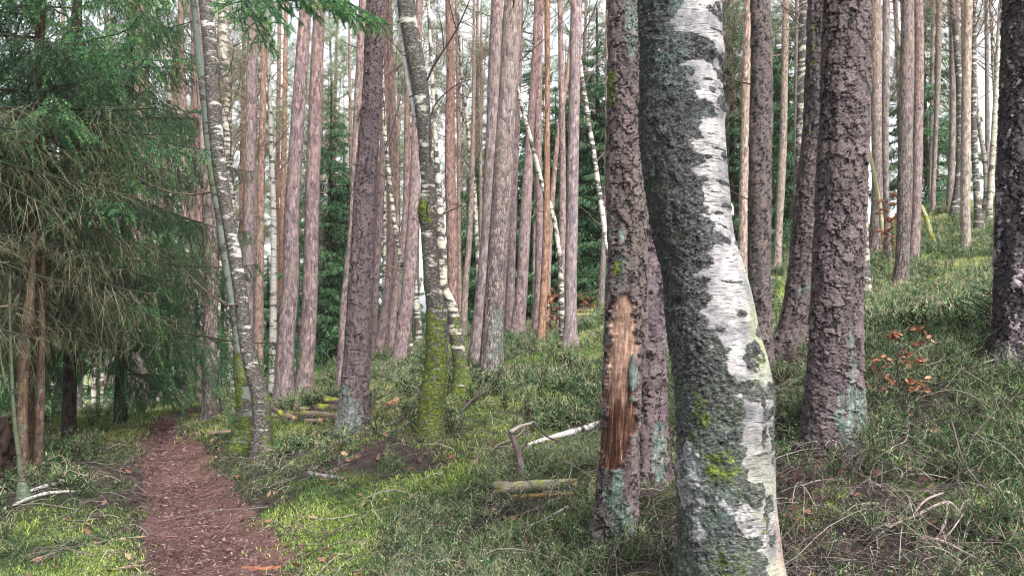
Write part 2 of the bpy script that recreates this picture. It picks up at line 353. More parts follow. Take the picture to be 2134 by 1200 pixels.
 ('pine', '#a08f90', 25.0, [(1944,430,10),(1949,300,9),(1954,180,11),(1957,0,11)],
  'thin bent pine at the crest beside the dark spruces', {}),
 ('pine', '#9d9088', 26.0, [(1938,440,8),(1941,250,7),(1943,100,7),(1944,0,6)],
  'very thin pine at the crest left of the thin bent one', {}),
 ('pine', '#a3968f', 22.0, [(1980,442,15),(1983,350,13),(1985,250,12),(1985,120,11),(1985,0,10)],
  'grey pine at the crest behind the little spruce sapling', {}),
 ('birch', '#cfccc6', 21.0, [(1991,455,22),(1997,380,14),(2000,300,12),(2000,200,12),(1995,120,12),(1989,50,10),(1981,0,9)],
  'black and white birch at the crest left of the bright straight pine', dict(dark=.4)),
 ('pine', '#c2b3a6', 17.0, [(2014,522,19),(2012,450,18),(2012,350,18),(2013,250,18),(2015,120,17),(2018,0,16)],
  'bright beige straight pine standing on the right slope', {}),
 ('birch', '#c8c2b4', 19.0, [(2041,492,22),(2038,440,15),(2034,380,13),(2030,280,12),(2029,180,11),(2030,60,9),(2031,0,8)],
  'dark-marked birch just right of the bright beige pine', dict(dark=.35)),
 ('birch', '#aaa296', 20.0, [(2053,468,16),(2056,400,11),(2053,340,10),(2047,300,9),(2040,260,8),(2035,210,8),(2032,120,7)],
  'small crooked grey stem curving left near the right edge', dict(dark=.15)),
 ('birch', '#c6bfae', 21.0, [(2061,468,13),(2064,400,11),(2070,300,11),(2075,200,9),(2080,100,9),(2086,0,8)],
  'pale thin stem leaning right beside the blackish pine at the view edge', dict(dark=.1)),
 ('pine', '#9c9494', 24.0, [(2058,450,10),(2058,300,9),(2057,150,8),(2055,0,7)],
  'thin grey pole between the crooked stem and the pale right-leaning one', {}),
 ('pine', '#8c7d84', 18.0, [(161,893,22),(160,830,20),(160,760,19),(160,650,18),(160,500,17),(160,300,15)],
  'grey-purple pine under the left spruces, beyond the mossy bank', {}),
 ('pine', '#a58a8a', 22.0, [(300,850,18),(300,700,16),(301,500,15),(303,300,13)],
  'reddish pine glimpsed through the hanging spruce twigs left of the path', {}),
 ('birch', '#d3cfc0', 21.0, [(213,870,9),(212,760,8),(208,650,7),(203,500,6)],
  'thin pale birch in the shade left of the path', dict(moss=[(213,820,8,40,.5)])),
 ('birch', '#ddd9cc', 20.0, [(357,838,10),(358,740,9),(362,640,9),(366,520,8),(368,420,7)],
  'thin white birch behind the path bend, nearest to the tall brown pine', {}),
 ('birch', '#d5d2c6', 21.0, [(332,842,12),(330,760,10),(328,660,9),(324,560,8)],
  'spotted birch left of the path bend, under the spruce fringe', {}),
 ('birch', '#d9d6cc', 18.0, [(479,806,12),(478,720,12),(477,640,11),(475,560,10)],
  'white spotted birch foot showing between the two twin stems by the path', {}),
 ('pine', '#85664c', 6.9, [(50,1008,24),(48,950,20),(47,880,19),(48,800,20),(53,720,21),(60,650,20),(66,580,14)],
  'brown trunk with peeling yellowish side, middle one of the thin stems at the left edge', dict(moss=[(60,800,8,120,.4)], thin=1)),
 ('pine', '#7d5b48', 7.0, [(79,1000,26),(80,960,19),(83,880,16),(85,820,15),(87,725,13),(89,600,10)],
  'slim reddish-brown trunk, right-hand one of the thin stems at the left edge', dict(thin=1, lich=[(79,990,14,14,.7)])),
 ('birch', '#5b6a4c', 6.6, [(49,1040,24),(45,990,13),(40,950,10),(33,900,8),(28,840,7),(24,760,6),(21,680,5)],
  'thin green-grey pole leaning left in front of the brown stems', dict(dark=.0, thin=1, lich=[(49,1030,16,30,.9)])),
]
# ------------------------------------------------------------------ the ground
ctrl = []
for t in TREES:
    k, tint, d, pts, lab, op = t
    if lab.find('hidden') > 0 or lab.find('through') > 0 or d >= 24: continue
    p = at(pts[0][0], pts[0][1], d); ctrl.append((p[0], p[1], p[2]))
for px, py, d in [(470,1200,4.75),(400,1100,5.9),(385,1000,7.7),(350,920,10.2),(345,880,12.4),(385,850,14.6),(200,1040,6.8),(100,1150,5.2),(200,900,12),
                  (50,1040,6.9),(900,1190,4.55),(700,1190,4.6),(1100,1190,4.1),(1900,1190,3.2),(2100,1190,3.1),(1700,1000,4.0),(2130,950,4.1),
                  (1225,668,20),(1230,640,28),(1965,445,25),(1700,600,17),(2080,520,17),(1100,1020,5.9),(1180,900,7.8),(640,865,9.6)]:
    p = at(px, py, d); ctrl.append(tuple(p))
ctrl += [(0,0,-1.6),(-3,0,-1.75),(3,0,-.7),(6,2,.4),(10,5,1.6),(-6,3,-1.65),(-10,8,-1.75),(-12,16,-2.0),(-14,25,-3.0),(-8,24,-2.2),(-22,38,-6),(-6,34,-2.0),
         (0,34,-.3),(6,34,1.5),(12,30,3.4),(16,24,4.4),(20,18,4.5),(16,10,3.5),(20,36,3.2),(26,44,1.0),(12,46,1.6),(2,50,-.6),(-12,52,-5),(0,-12,-1.8),(12,-10,2),(-14,-10,-2.2),
         (30,20,5.0),(34,40,0.5),(-30,15,-4.5),(8,60,-1.5),(-30,60,-9)]
ctrl = np.array(ctrl, float)
def tk(r): return np.where(r > 1e-9, r*r*np.log(r+1e-9), 0)
_n = len(ctrl); _D = np.linalg.norm(ctrl[:, None, :2]-ctrl[None, :, :2], axis=2)
_lam = 0.35*(0.3+ctrl[:, 1].clip(0)/8.0)**2
_A = np.zeros((_n+3, _n+3)); _A[:_n, :_n] = tk(_D)+np.diag(_lam); _A[:_n, _n] = 1; _A[:_n, _n+1:] = ctrl[:, :2]; _A[_n, :_n] = 1; _A[_n+1:, :_n] = ctrl[:, :2].T
_W = np.linalg.solve(_A, np.concatenate([ctrl[:, 2], [0, 0, 0]]))
def H0(x, y):
    x = np.atleast_1d(np.asarray(x, float)); y = np.atleast_1d(np.asarray(y, float)); out = np.empty(x.shape)
    for s in range(0, len(x), 40000):
        xs, ys = x[s:s+40000], y[s:s+40000]
        cx_, cy_ = np.clip(xs, -34, 36), np.clip(ys, -14, 60)
        r = np.sqrt((cx_[:, None]-ctrl[:, 0])**2+(cy_[:, None]-ctrl[:, 1])**2)
        out[s:s+40000] = tk(r)@_W[:_n] + _W[_n] + _W[_n+1]*cx_ + _W[_n+2]*cy_
        dd = np.hypot(xs-cx_, ys-cy_); out[s:s+40000] -= dd*0.12*np.exp(-dd/120)
    return out
path_px = [(462,1260,340),(458,1200,315),(425,1100,250),(400,1050,212),(380,1000,186),(364,950,150),(347,920,115),(340,900,98),(348,880,80),(372,862,74),(392,852,80),(428,846,92)]
CLEAR = [(640,884,1.1,.6),(1110,1030,.42,.2),(1175,912,.55,.3),(1225,672,.8,1.2),(820,846,.3,.3),(1085,990,.15,.2),(100,1045,.6,.25),(678,996,.3,.12),(540,1190,.3,.1)]
def raw_hit(px, py, H, y0=1.2, y1=60.0):
    r = ray(px, py); ys = np.exp(np.linspace(math.log(y0), math.log(y1), 1400)); P = r[None]*(ys/r[1])[:, None]
    h = H(P[:, 0], P[:, 1]); b = np.nonzero(P[:, 2] < h)[0]
    return None if len(b) == 0 else np.array([P[b[0], 0], P[b[0], 1], h[b[0]]])
PATH = []
for px, py, w in path_px:
    p = raw_hit(px, py, H0)
    if p is None or (PATH and p[1] > PATH[-1][1]*1.35): p = at(px, py, PATH[-1][1]*1.1)
    PATH.append((p[0], p[1], (.90 if py > 1000 else .82)*w*p[1]/F_PX/2))
PATH = [(PATH[0][0]-.1, 0.8, PATH[0][2]), (PATH[0][0]-.05, 2.5, PATH[0][2])] + PATH
PATH.append((PATH[-1][0]+.9, PATH[-1][1]+1.5, .45)); PATH.append((PATH[-1][0]+2.0, PATH[-1][1]+5, .45))
PATH = np.array(PATH)
def path_s(x, y):
    """signed distance outside the path's edge (negative inside)"""
    x = np.atleast_1d(np.asarray(x, float)); y = np.atleast_1d(np.asarray(y, float)); best = np.full(x.shape, 99.0)
    for a, b in zip(PATH[:-1], PATH[1:]):
        d = b[:2]-a[:2]; t = np.clip(((x-a[0])*d[0]+(y-a[1])*d[1])/(d@d), 0, 1)
        r = np.hypot(x-a[0]-t*d[0], y-a[1]-t*d[1]) - (a[2]+t*(b[2]-a[2]))
        best = np.minimum(best, r)
    return best
def H(x, y):
    x = np.atleast_1d(np.asarray(x, float)); y = np.atleast_1d(np.asarray(y, float))
    ps = path_s(x, y); k = sstep(-.1, .7, ps)
    return H0(x, y) + (0.10*n2(x, y, 1.7, 5, 2) + 0.035*n2(x, y, .45, 9, 2))*k - 0.05*(1-sstep(-.25, .1, ps)) + 0.012*n2(x, y, .25, 12, 2)
def hz(x, y): return float(H(x, y)[0])
def hit(px, py, y1=60.0): return raw_hit(px, py, H, 1.2, y1)
def gp(px, py, lift=0.0):
    p = hit(px, py)
    if p is None: p = at(px, py, 30.0)
    p = p.copy(); p[2] += lift; return p

def build_ground():
    g = G('forest_floor'); P = g.pos()
    n1 = g.noise(P, 1.1, 5, .6); nf = g.noise(P, 26, 6, .7); nm = g.noise(P, 6, 4, .6); n3 = g.noise(g.vmap(P, loc=(9, 4, 2)), 2.3, 4, .6)
    moss = g.mix(nf, lin('#1a2213'), lin('#44522f')); lime = g.mix(nf, lin('#3a4818'), lin('#74822c'))
    lit = g.mix(nf, lin('#151112'), lin('#463d39'))
    c = g.mix(g.ramp(n1, [(.52, 0), (.62, 1)]), moss, lime)
    c = g.mix(g.ramp(n3, [(.5, 0), (.6, 1)]), c, lit)
    br = g.attr('brown'); c = g.mix(br, c, g.mix(nf, lin('#191415'), lin('#4c4140')))
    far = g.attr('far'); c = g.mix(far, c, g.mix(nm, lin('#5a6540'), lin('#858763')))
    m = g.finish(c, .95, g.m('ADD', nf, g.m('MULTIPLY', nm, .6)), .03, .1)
    s = np.linspace(-1, 1, 560); wx = 11*s + 9*s**3 + 480*np.abs(s)**7*np.sign(s)
    t = np.linspace(0, 1, 640); wy = -30*(1-t)**3*1.0 + 1.0 + 26*t**1.5 + 470*t**9 - 0.0
    X, Y = np.meshgrid(wx, wy); x, y = X.ravel(), Y.ravel(); z = H(x, y)
    nx, ny = len(wx), len(wy); i = np.arange(nx*ny).reshape(ny, nx)
    F = np.stack([i[:-1, :-1], i[:-1, 1:], i[1:, 1:], i[1:, :-1]], -1).reshape(-1, 4)
    ps = path_s(x, y); brown = np.maximum(brown_at(x, y), (1-sstep(-.05, .35, ps+.15*n2(x, y, .3, 31))))
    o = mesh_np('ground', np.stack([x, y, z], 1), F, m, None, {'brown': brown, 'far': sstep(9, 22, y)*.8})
    tag(o, kind='structure')
def blobs(x, y, L):
    o = np.zeros(np.shape(x))
    for px, py, rx, ry in L:       # world patches: centre point on the ground, radii in metres
        c = _bc.setdefault((px, py), gp(px, py)); o = np.maximum(o, 1-sstep(.6, 1.3, np.sqrt(((x-c[0])/rx)**2+((y-c[1])/ry)**2)))
    return o
_bc = {}
BASES = [(at(t[3][0][0], 0, t[2])[0], t[2], .32 if t[0] == 'pine' else .22) for t in TREES if t[2] < 13 and t[3][0][2] > 30]
BROWN = [(200,1010,1.2,.7),(60,1020,.8,.8),(250,985,.5,.5),(810,940,.9,.6),(1750,1010,.55,.45),(1640,990,.4,.4),(1160,1080,.7,.45),(1700,1120,.6,.3),(1800,1180,.7,.3),(1400,1150,.8,.3),(1250,1180,.5,.2),(1630,760,.4,.5),(1250,1010,.35,.3)]
LIME = [(180,1080,.7,.3),(120,1110,.6,.3),(1080,1105,.45,.22),(810,1190,.3,.12),(880,1010,.5,.3),(620,1090,.4,.5),(640,900,.5,.5),(330,880,.5,.6),(240,920,.8,.8),(1740,1030,.1,.1),(1060,920,.6,.5),(1290,980,.3,.3),(430,900,.3,.8),(560,1100,.3,.4),(2080,1050,.3,.15),(700,945,.5,.3),(1690,1070,.25,.1)]
def bases(x, y):
    o = np.zeros(np.shape(x))
    for bx, by, br in BASES: o = np.maximum(o, .85*(1-sstep(.5, 1.5, np.hypot(x-bx, y-by)/br)))
    return o
def brown_at(x, y):
    q = sstep(.22, .40, n2(x, y, .62, 101))*.75*(1-sstep(7, 12, np.hypot(x, y)))
    return np.maximum(q, np.maximum(bases(x, y), blobs(x, y, BROWN))*sstep(-.35, .15, n2(x, y, .5, 21)+.1))
def lime_at(x, y): return np.maximum(blobs(x, y, LIME), sstep(.12, .3, n2(x, y, 1.6, 77)))
# ------------------------------------------------------------------ bark
def overlays(g, R, c, amount=1.0):
    """moss and lichen where the trunk carries them"""
    nf = g.noise(R, 60, 5, .7); nm = g.noise(R, 14, 4, .65)
    lk = g.m('MULTIPLY', g.attr('lich'), 1.0)
    lf = g.ramp(g.m('ADD', lk, g.m('MULTIPLY', g.m('SUBTRACT', nm, .5), 1.3)), [(.42, 0), (.62, 1)])
    sv = g.noise(g.vmap(R, (1, 1, .22)), 55, 5, .7); lf = g.m('MULTIPLY', g.m('MULTIPLY', lf, g.ramp(lk, [(.02, 0), (.3, 1)])), g.ramp(sv, [(.43, .04), (.62, .72)]))
    c = g.mix(lf, c, g.ramp(nf, [(.3, lin('#2c4038')), (.5, lin('#557268')), (.72, lin('#98ab9f'))]))
    mk = g.attr('moss')
    mf = g.ramp(g.m('ADD', mk, g.m('MULTIPLY', g.m('SUBTRACT', nm, .5), 1.6)), [(.46, 0), (.62, .95)])
    mf = g.m('MULTIPLY', g.m('MULTIPLY', mf, g.ramp(mk, [(.02, 0), (.25, 1)])), g.ramp(g.noise(R, 33, 4, .7), [(.40, .08), (.50, 1)]))
    c = g.mix(mf, c, g.mix(nm, g.ramp(nf, [(.3, lin('#151a08')), (.5, lin('#2d370c')), (.70, lin('#5c6a18'))]), g.ramp(nf, [(.3, lin('#1c2608')), (.5, lin('#445610')), (.70, lin('#95a030'))])))
    return c, nf, nm, mf
def oc(g):
    return g.n('ShaderNodeObjectInfo').outputs['Color']
def pine_mat(hero):
    g = G('pine_bark_relief' if hero else 'pine_bark'); R = g.attr('rest', True)
    base = g.mix(1.0, oc(g), (.34, .33, .33, 1) if hero else (.49, .475, .475, 1), 'MULTIPLY')
    hg = g.attr('hg'); base = g.mix(g.m('MULTIPLY', hg, .4), base, g.mix(1, base, (1.28, 1.0, .80, 1), 'MULTIPLY'))
    lf = g.noise(g.vmap(R, (1, 1, .35)), 5.5, 4, .6)
    if hero:
        plate = g.attr('plate'); cell = g.attr('cell')
    else:
        fr = g.attr('furrow')
        wob = g.noise(R, 9, 3, .6)
        RV = g.n('ShaderNodeVectorMath', {0: g.vmap(R, (1, 1, .42)), 1: g.n('ShaderNodeCombineXYZ', {0: g.m('MULTIPLY', wob, .03), 1: g.m('MULTIPLY', wob, -.03), 2: g.m('MULTIPLY', wob, .02)}).outputs[0]}, operation='ADD').outputs[0]
        vo = g.n('ShaderNodeTexVoronoi', {'Vector': RV, 'Scale': 30.0, 'Randomness': 1.0}, feature='DISTANCE_TO_EDGE').outputs['Distance']
        vc = g.n('ShaderNodeTexVoronoi', {'Vector': RV, 'Scale': 30.0, 'Randomness': 1.0}, feature='F1').outputs['Color']
        cell = g.n('ShaderNodeSeparateColor', {0: vc}).outputs[0]
        st = g.noise(g.vmap(R, (1, 1, .13)), 34, 4, .6)
        plate = g.m('MULTIPLY', g.ramp(vo, [(.02, 0.05), (.16, 1)]), g.m('ADD', g.m('MULTIPLY', st, .8), .55), clamp=True)
        plate = g.mix(fr, g.ramp(plate, [(0, .38), (1, 1)]), g.m('MULTIPLY', plate, g.ramp(st, [(.4, .15), (.58, 1)])))
    nf = g.noise(g.vmap(R, (1, 1, .6)), 120, 5, .7)
    c = g.mix(g.ramp(cell, [(.0, 0), (1, .9)]), g.mix(1, base, (.52, .50, .54, 1), 'MULTIPLY'), g.mix(1, base, (1.7, 1.6, 1.52, 1), 'MULTIPLY'))
    c = g.mix(g.m('MULTIPLY', g.ramp(lf, [(.45, 0), (.7, 1)]), .6), c, g.mix(1, base, (1.15, 1.12, .92, 1), 'MULTIPLY'))
    c = g.mix(1, c, g.ramp(nf, [(.28, .45), (.5, .95), (.74, 1.6)]), 'MULTIPLY')
    if not hero:
        kn = g.n('ShaderNodeTexVoronoi', {'Vector': g.vmap(R, (1, 1, .62)), 'Scale': 5.0}, feature='F1').outputs['Distance']
        c = g.mix(g.ramp(g.m('ADD', kn, g.m('MULTIPLY', nf, .08)), [(.10, .85), (.17, 0)]), c, g.mix(1, base, (.22, .19, .18, 1), 'MULTIPLY'))
        gl = g.noise(R, 8, 5, .7); c = g.mix(g.m('MULTIPLY', g.ramp(gl, [(.5, 0), (.68, 1)]), .38), c, g.mix(nf, lin('#4c5347'), lin('#8b9284')))
        vs = g.noise(g.vmap(R, (1, 1, .1)), 60, 4, .65); c = g.mix(1, c, g.ramp(vs, [(.32, .45), (.52, 1.0), (.7, 1.4)]), 'MULTIPLY')
    if hero:
        c = g.mix(g.m('MULTIPLY', g.attr('pale'), g.ramp(cell, [(.72, 0), (.8, 1)])), c, lin('#8f8488'))
    c = g.mix(g.ramp(plate, [(0.22, .98), (.74, 0)] if hero else [(.05, .8), (.5, 0)]), c, g.mix(1, base, (.10, .085, .085, 1), 'MULTIPLY'))
    ba = g.attr('bare'); b2 = g.attr('bareh')
    gr = g.noise(g.vmap(R, (1, 1, .08)), 70, 5, .65)
    bc = g.mix(b2, g.ramp(gr, [(.3, lin('#59443a')), (.5, lin('#8b6f62')), (.7, lin('#b09686'))]), g.ramp(gr, [(.35, lin('#22120d')), (.5, lin('#412820')), (.60, lin('#61483b')), (.72, lin('#998876'))]))
    bc = g.mix(1, bc, g.ramp(g.noise(R, 16, 5, .7), [(.35, .5), (.6, 1.15)]), 'MULTIPLY'); bc = g.mix(1, bc, g.ramp(nf, [(.3, .7), (.7, 1.2)]), 'MULTIPLY')
    c = g.mix(ba, c, bc)
    c, n1, n2_, mf = overlays(g, R, c)
    h = g.m('ADD', g.m('MULTIPLY', plate, .25 if hero else 1.0), g.m('MULTIPLY', nf, .5))
    return g.finish(c, .9, h, .006 if hero else .008, .2)
def birch_mat():
    g = G('birch_bark'); R = g.attr('rest', True)
    wob = g.noise(R, 5, 3, .6)
    Rw = g.n('ShaderNodeVectorMath', {0: R, 1: g.n('ShaderNodeCombineXYZ', {2: g.m('MULTIPLY', wob, .05)}).outputs[0]}, operation='ADD').outputs[0]
    base = g.mix(1.0, oc(g), (.66, .65, .63, 1), 'MULTIPLY')
    nf = g.noise(g.vmap(Rw, (1, 1, 2.5)), 40, 5, .7)
    lent = g.noise(g.vmap(Rw, (9, 9, 95)), 1.0, 4, .6)
    band = g.m('ADD', g.m('MULTIPLY', g.noise(g.vmap(Rw, (4.2, 4.2, 12)), 1.0, 6, .68), .85), g.m('MULTIPLY', g.noise(g.vmap(Rw, (2, 2, 3)), 1.0, 4, .6), .15))
    drk = g.attr('drk')
    c = g.mix(1, base, g.ramp(nf, [(.3, .68), (.6, 1.12)]), 'MULTIPLY')
    c = g.mix(g.m('MULTIPLY', g.ramp(lent, [(.57, 0), (.63, 1)]), .75), c, lin('#4a433e'))
    bf = g.ramp(g.m('ADD', band, g.m('MULTIPLY', drk, .34)), [(.565, 0), (.61, 1)])
    c = g.mix(bf, c, g.ramp(nf, [(.3, lin('#161413')), (.5, lin('#34302d')), (.7, lin('#86807a'))]))
    c, n1, n2_, mf = overlays(g, R, c)
    h = g.m('ADD', g.m('MULTIPLY', bf, .8), g.m('ADD', g.m('MULTIPLY', lent, -.4), nf))
    return g.finish(c, .75, h, .007, .3)
def big_birch_mat():
    g = G('old_birch_bark'); R = g.attr('rest', True)
    rough = g.attr('rough'); plate = g.attr('plate'); cell = g.attr('cell')
    wob = g.noise(R, 7, 3, .6)
    Rw = g.n('ShaderNodeVectorMath', {0: R, 1: g.n('ShaderNodeCombineXYZ', {2: g.m('MULTIPLY', wob, .045)}).outputs[0]}, operation='ADD').outputs[0]
    nf = g.noise(g.vmap(Rw, (1, 1, 2.2)), 90, 6, .72); nm = g.noise(Rw, 11, 5, .65)
    len1 = g.noise(g.vmap(Rw, (16, 16, 190)), 1.0, 3, .55); len2 = g.noise(g.vmap(Rw, (34, 34, 420)), 1.0, 3, .6)
    rough = g.ramp(g.m('ADD', rough, g.m('MULTIPLY', g.m('SUBTRACT', g.noise(g.vmap(Rw, (1, 1, 1.6)), 46, 6, .75), .5), 1.9)), [(.40, 0), (.60, 1)])
    w = g.mix(g.ramp(nm, [(.38, 0), (.66, 1)]), lin('#666569'), lin('#a5a2a2'))
    w = g.mix(1, w, g.ramp(nf, [(.3, .72), (.65, 1.05)]), 'MULTIPLY')
    w = g.mix(g.ramp(len1, [(.57, 0), (.62, .9)]), w, lin('#2c2a2c'))
    w = g.mix(g.ramp(len2, [(.54, 0), (.62, .7)]), w, lin('#454144'))
    w = g.mix(g.m('MULTIPLY', g.attr('yel'), g.ramp(nm, [(.3, .3), (.6, 1)])), w, g.mix(nf, lin('#565e3a'), lin('#9a9f76')))
    r = g.mix(g.ramp(plate, [(0.1, 0), (.8, 1)]), lin('#070708'), g.mix(cell, lin('#141616'), lin('#505253')))
    r = g.mix(1, r, g.ramp(nf, [(.3, .5), (.72, 1.7)]), 'MULTIPLY')
    r = g.mix(g.m('MULTIPLY', g.ramp(nf, [(.56, 0), (.64, 1)]), g.ramp(nm, [(.4, .15), (.6, .75)])), r, lin('#97989b'))
    olive = g.mix(nf, lin('#12160f'), lin('#2f3426'))
    olive = g.mix(g.ramp(len1, [(.58, 0), (.64, .6)]), olive, lin('#15171a'))
    lo = g.attr('low'); gg = g.noise(R, 17, 5, .7); r = g.mix(g.m('MULTIPLY', lo, g.ramp(gg, [(.42, 0), (.56, .8)])), r, g.ramp(nf, [(.3, lin('#1a2018')), (.5, lin('#454c3f')), (.68, lin('#8b9086'))]))
    r = g.mix(g.attr('olive'), r, olive)
    c = g.mix(rough, w, r)
    tl = g.m('MULTIPLY', g.attr('teal'), g.ramp(g.noise(R, 30, 5, .75), [(.45, 0), (.62, .7)]))
    c = g.mix(tl, c, g.mix(nf, lin('#26383a'), lin('#6d8783')))
    c, n1, n2_, mf = overlays(g, R, c)
    pk = g.m('MULTIPLY', g.m('MULTIPLY', g.attr('pink'), .4), g.ramp(nm, [(.35, 0), (.5, 1)])); c = g.mix(pk, c, lin('#a87f6c'))
    h = g.m('ADD', g.m('MULTIPLY', nf, g.m('ADD', g.m('MULTIPLY', rough, 1.2), .35)), g.m('MULTIPLY', len1, -.35))
    return g.finish(c, .7, h, .006, .35)
M_PINE = pine_mat(False); M_PINEH = pine_mat(True); M_BIRCH = birch_mat(); M_BIG = big_birch_mat()
def dead_mat():
    g = G('dead_twig'); c = g.ramp(g.noise(g.pos(), 12, 3), [(.3, lin('#3d332c')), (.7, lin('#7d6c60'))]); return g.finish(c, .9)
M_DEAD = dead_mat()

# ------------------------------------------------------------------ trunks
def hermite(zk, vk, z):
    zk = np.asarray(zk, float); vk = np.asarray(vk, float)
    if len(zk) < 3: return np.interp(z, zk, vk)
    m = np.gradient(vk, zk); i = np.clip(np.searchsorted(zk, z)-1, 0, len(zk)-2); h = zk[i+1]-zk[i]; t = (z-zk[i])/h
    return (2*t**3-3*t**2+1)*vk[i]+(t**3-2*t**2+t)*h*m[i]+(-2*t**3+3*t**2)*vk[i+1]+(t**3-t**2)*h*m[i+1]
BARE = np.array([(612,1288,1300),(630,1276,1312),(650,1273,1314),(700,1270,1322),(750,1266,1324),(800,1262,1314),(850,1258,1322),(900,1255,1320),(940,1253,1304),(962,1254,1288),(975,1260,1275)], float)
ROUGH_B = np.array([(-400,1425),(0,1440),(40,1402),(95,1384),(100,1440),(118,1476),(150,1470),(162,1408),(190,1416),(225,1434),(245,1470),(262,1478),(285,1440),(300,1438),(400,1434),(440,1440),(480,1484),(500,1470),(530,1452),(600,1442),(650,1447),(690,1470),(720,1484),(760,1500),(800,1512),(880,1512),(920,1522),(1000,1530),(1050,1546),(1100,1552),(1200,1562),(1400,1575)], float)
def ell(px, py, L, soft=.5):
    o = np.zeros(px.shape)
    for b in L:
        cx, cy, rx, ry = b[:4]; s = b[4] if len(b) > 4 else 1
        o = np.maximum(o, s*(1-sstep(1-soft, 1+soft, np.sqrt(((px-cx)/rx)**2+((py-cy)/ry)**2))))
    return o
_tree_i = 0
def build_trunk(kind, tint, d, pts, op, top_h, base_on_ground=True):
    """one trunk from its outline: real radius and place from its distance"""
    global _tree_i
    _tree_i += 1; seed = _tree_i*11
    pts = np.array(pts, float)
    W = np.array([at(a, b, d) for a, b, w in pts]); sc = np.array([d/ray(a, b)[1]/F_PX for a, b, w in pts]); rad = pts[:, 2]/2*sc
    o_ = np.argsort(W[:, 2]); W, rad, pts, sc = W[o_], rad[o_], pts[o_], sc[o_]
    gz = hz(W[0, 0], W[0, 1])
    zb = min(W[0, 2], gz)
    zk = list(W[:, 2]); xk = list(W[:, 0]); yk = list(W[:, 1]); rk = list(rad); pxk = list(pts[:, 0]); pyk = list(pts[:, 1])
    if W[0, 2] - gz > .05:     # foot hidden in the photograph: run on down to the ground
        s = (W[1]-W[0])/(W[1, 2]-W[0, 2])*.5; dz = gz - W[0, 2]
        zk.insert(0, gz); xk.insert(0, W[0, 0]+s[0]*dz); yk.insert(0, W[0, 1]); rk.insert(0, rk[0]*1.06); pxk.insert(0, pxk[0]); pyk.insert(0, pyk[0]-dz/sc[0])
    zb = zk[0]; low = zb-.45
    zk.insert(0, low); xk.insert(0, xk[0]); yk.insert(0, yk[0]); rk.insert(0, rk[0]*1.03); pxk.insert(0, pxk[0]); pyk.insert(0, pyk[0]+.45/sc[0])
    ztf = zk[-1]; ztop = max(zb+top_h, ztf+3) if not op.get('thin') else ztf+.45
    sl = (xk[-1]-xk[-3])/(zk[-1]-zk[-3]); r1 = rk[-1]
    for f in (.25, .6, 1.0):
        h = (ztop-ztf)*f; zk.append(ztf+h); xk.append(xk[-1]+sl*.5**(f*2)*(zk[-1]-zk[-2])); yk.append(yk[-1]+.0); rk.append(r1*(1-.62*f)); pxk.append(pxk[-1]); pyk.append(pyk[-1]-h/sc[-1])
    zk, xk, yk, rk, pxk, pyk = map(np.array, (zk, xk, yk, rk, pxk, pyk))
    hero = op.get('hero'); res = hero if hero else max(.014, d*.0024)
    vis_top = ztf + .35; zr = np.concatenate([np.arange(low, vis_top, res), np.arange(vis_top, ztop, .45), [ztop]])
    cxr = hermite(zk, xk, zr); cyr = hermite(zk, yk, zr); rr = np.maximum(hermite(zk, rk, zr), .01)
    pxr = np.interp(zr, zk, pxk); pyr = np.interp(zr, zk, pyk)
    rmean = float(np.mean(rk)); ns = int(np.clip(2*math.pi*rmean/(hero if hero else d*.003), 12, 340))
    th = np.linspace(0, 2*math.pi, ns, endpoint=False); nr = len(zr)
    TH = np.tile(th, nr); Zr = np.repeat(zr, ns); Rr = np.repeat(rr, ns); PX = np.repeat(pxr, ns)+np.cos(TH)*np.repeat(np.interp(zr, zk, rk)/np.interp(zr, zk, np.maximum(1e-4, np.interp(zk, zk, rk))), ns)*0
    scr = np.interp(zr, W[:, 2], sc); PX = np.repeat(pxr, ns)+np.cos(TH)*Rr/np.repeat(scr, ns); PY = np.repeat(pyr, ns)
    off = np.array([seed*1.37 % 50, seed*2.11 % 50, seed*.77 % 50])
    rest = np.stack([np.cos(TH)*rmean, np.sin(TH)*rmean, Zr-low], 1)+off
    hgt = Zr-zb; D = np.zeros(len(TH))
    nl = fbm(rest*np.array([4, 4, 1.1]), 3, seed); D += nl*Rr*.07
    flare = np.exp(-np.maximum(hgt, 0)/.17)*(.26+.42*np.maximum(0, fbm(np.stack([np.cos(TH)*2.2+off[0], np.sin(TH)*2.2, hgt*.6], 1), 2, seed+3)+.15))
    D += Rr*flare*(.7 if hero else .9)
    nz = fbm(rest*7, 3, seed+5)
    at_ = {'rest': rest}
    lich = ell(PX, PY, op.get('lich', [])); moss = ell(PX, PY, op.get('moss', []), .35)
    if kind == 'pine':
        lich = np.maximum(lich, .5*np.exp(-np.maximum(hgt, 0)/.35)*sstep(-.1, .4, nz))
    elif not op.get('big'):
        moss = np.maximum(moss, .55*np.exp(-np.maximum(hgt, 0)/.22))
    for _bx, by, _bw, bh, br in op.get('burl', []):
        D += br*np.exp(-((PY-by)/bh)**2)*(.6+.8*nz)
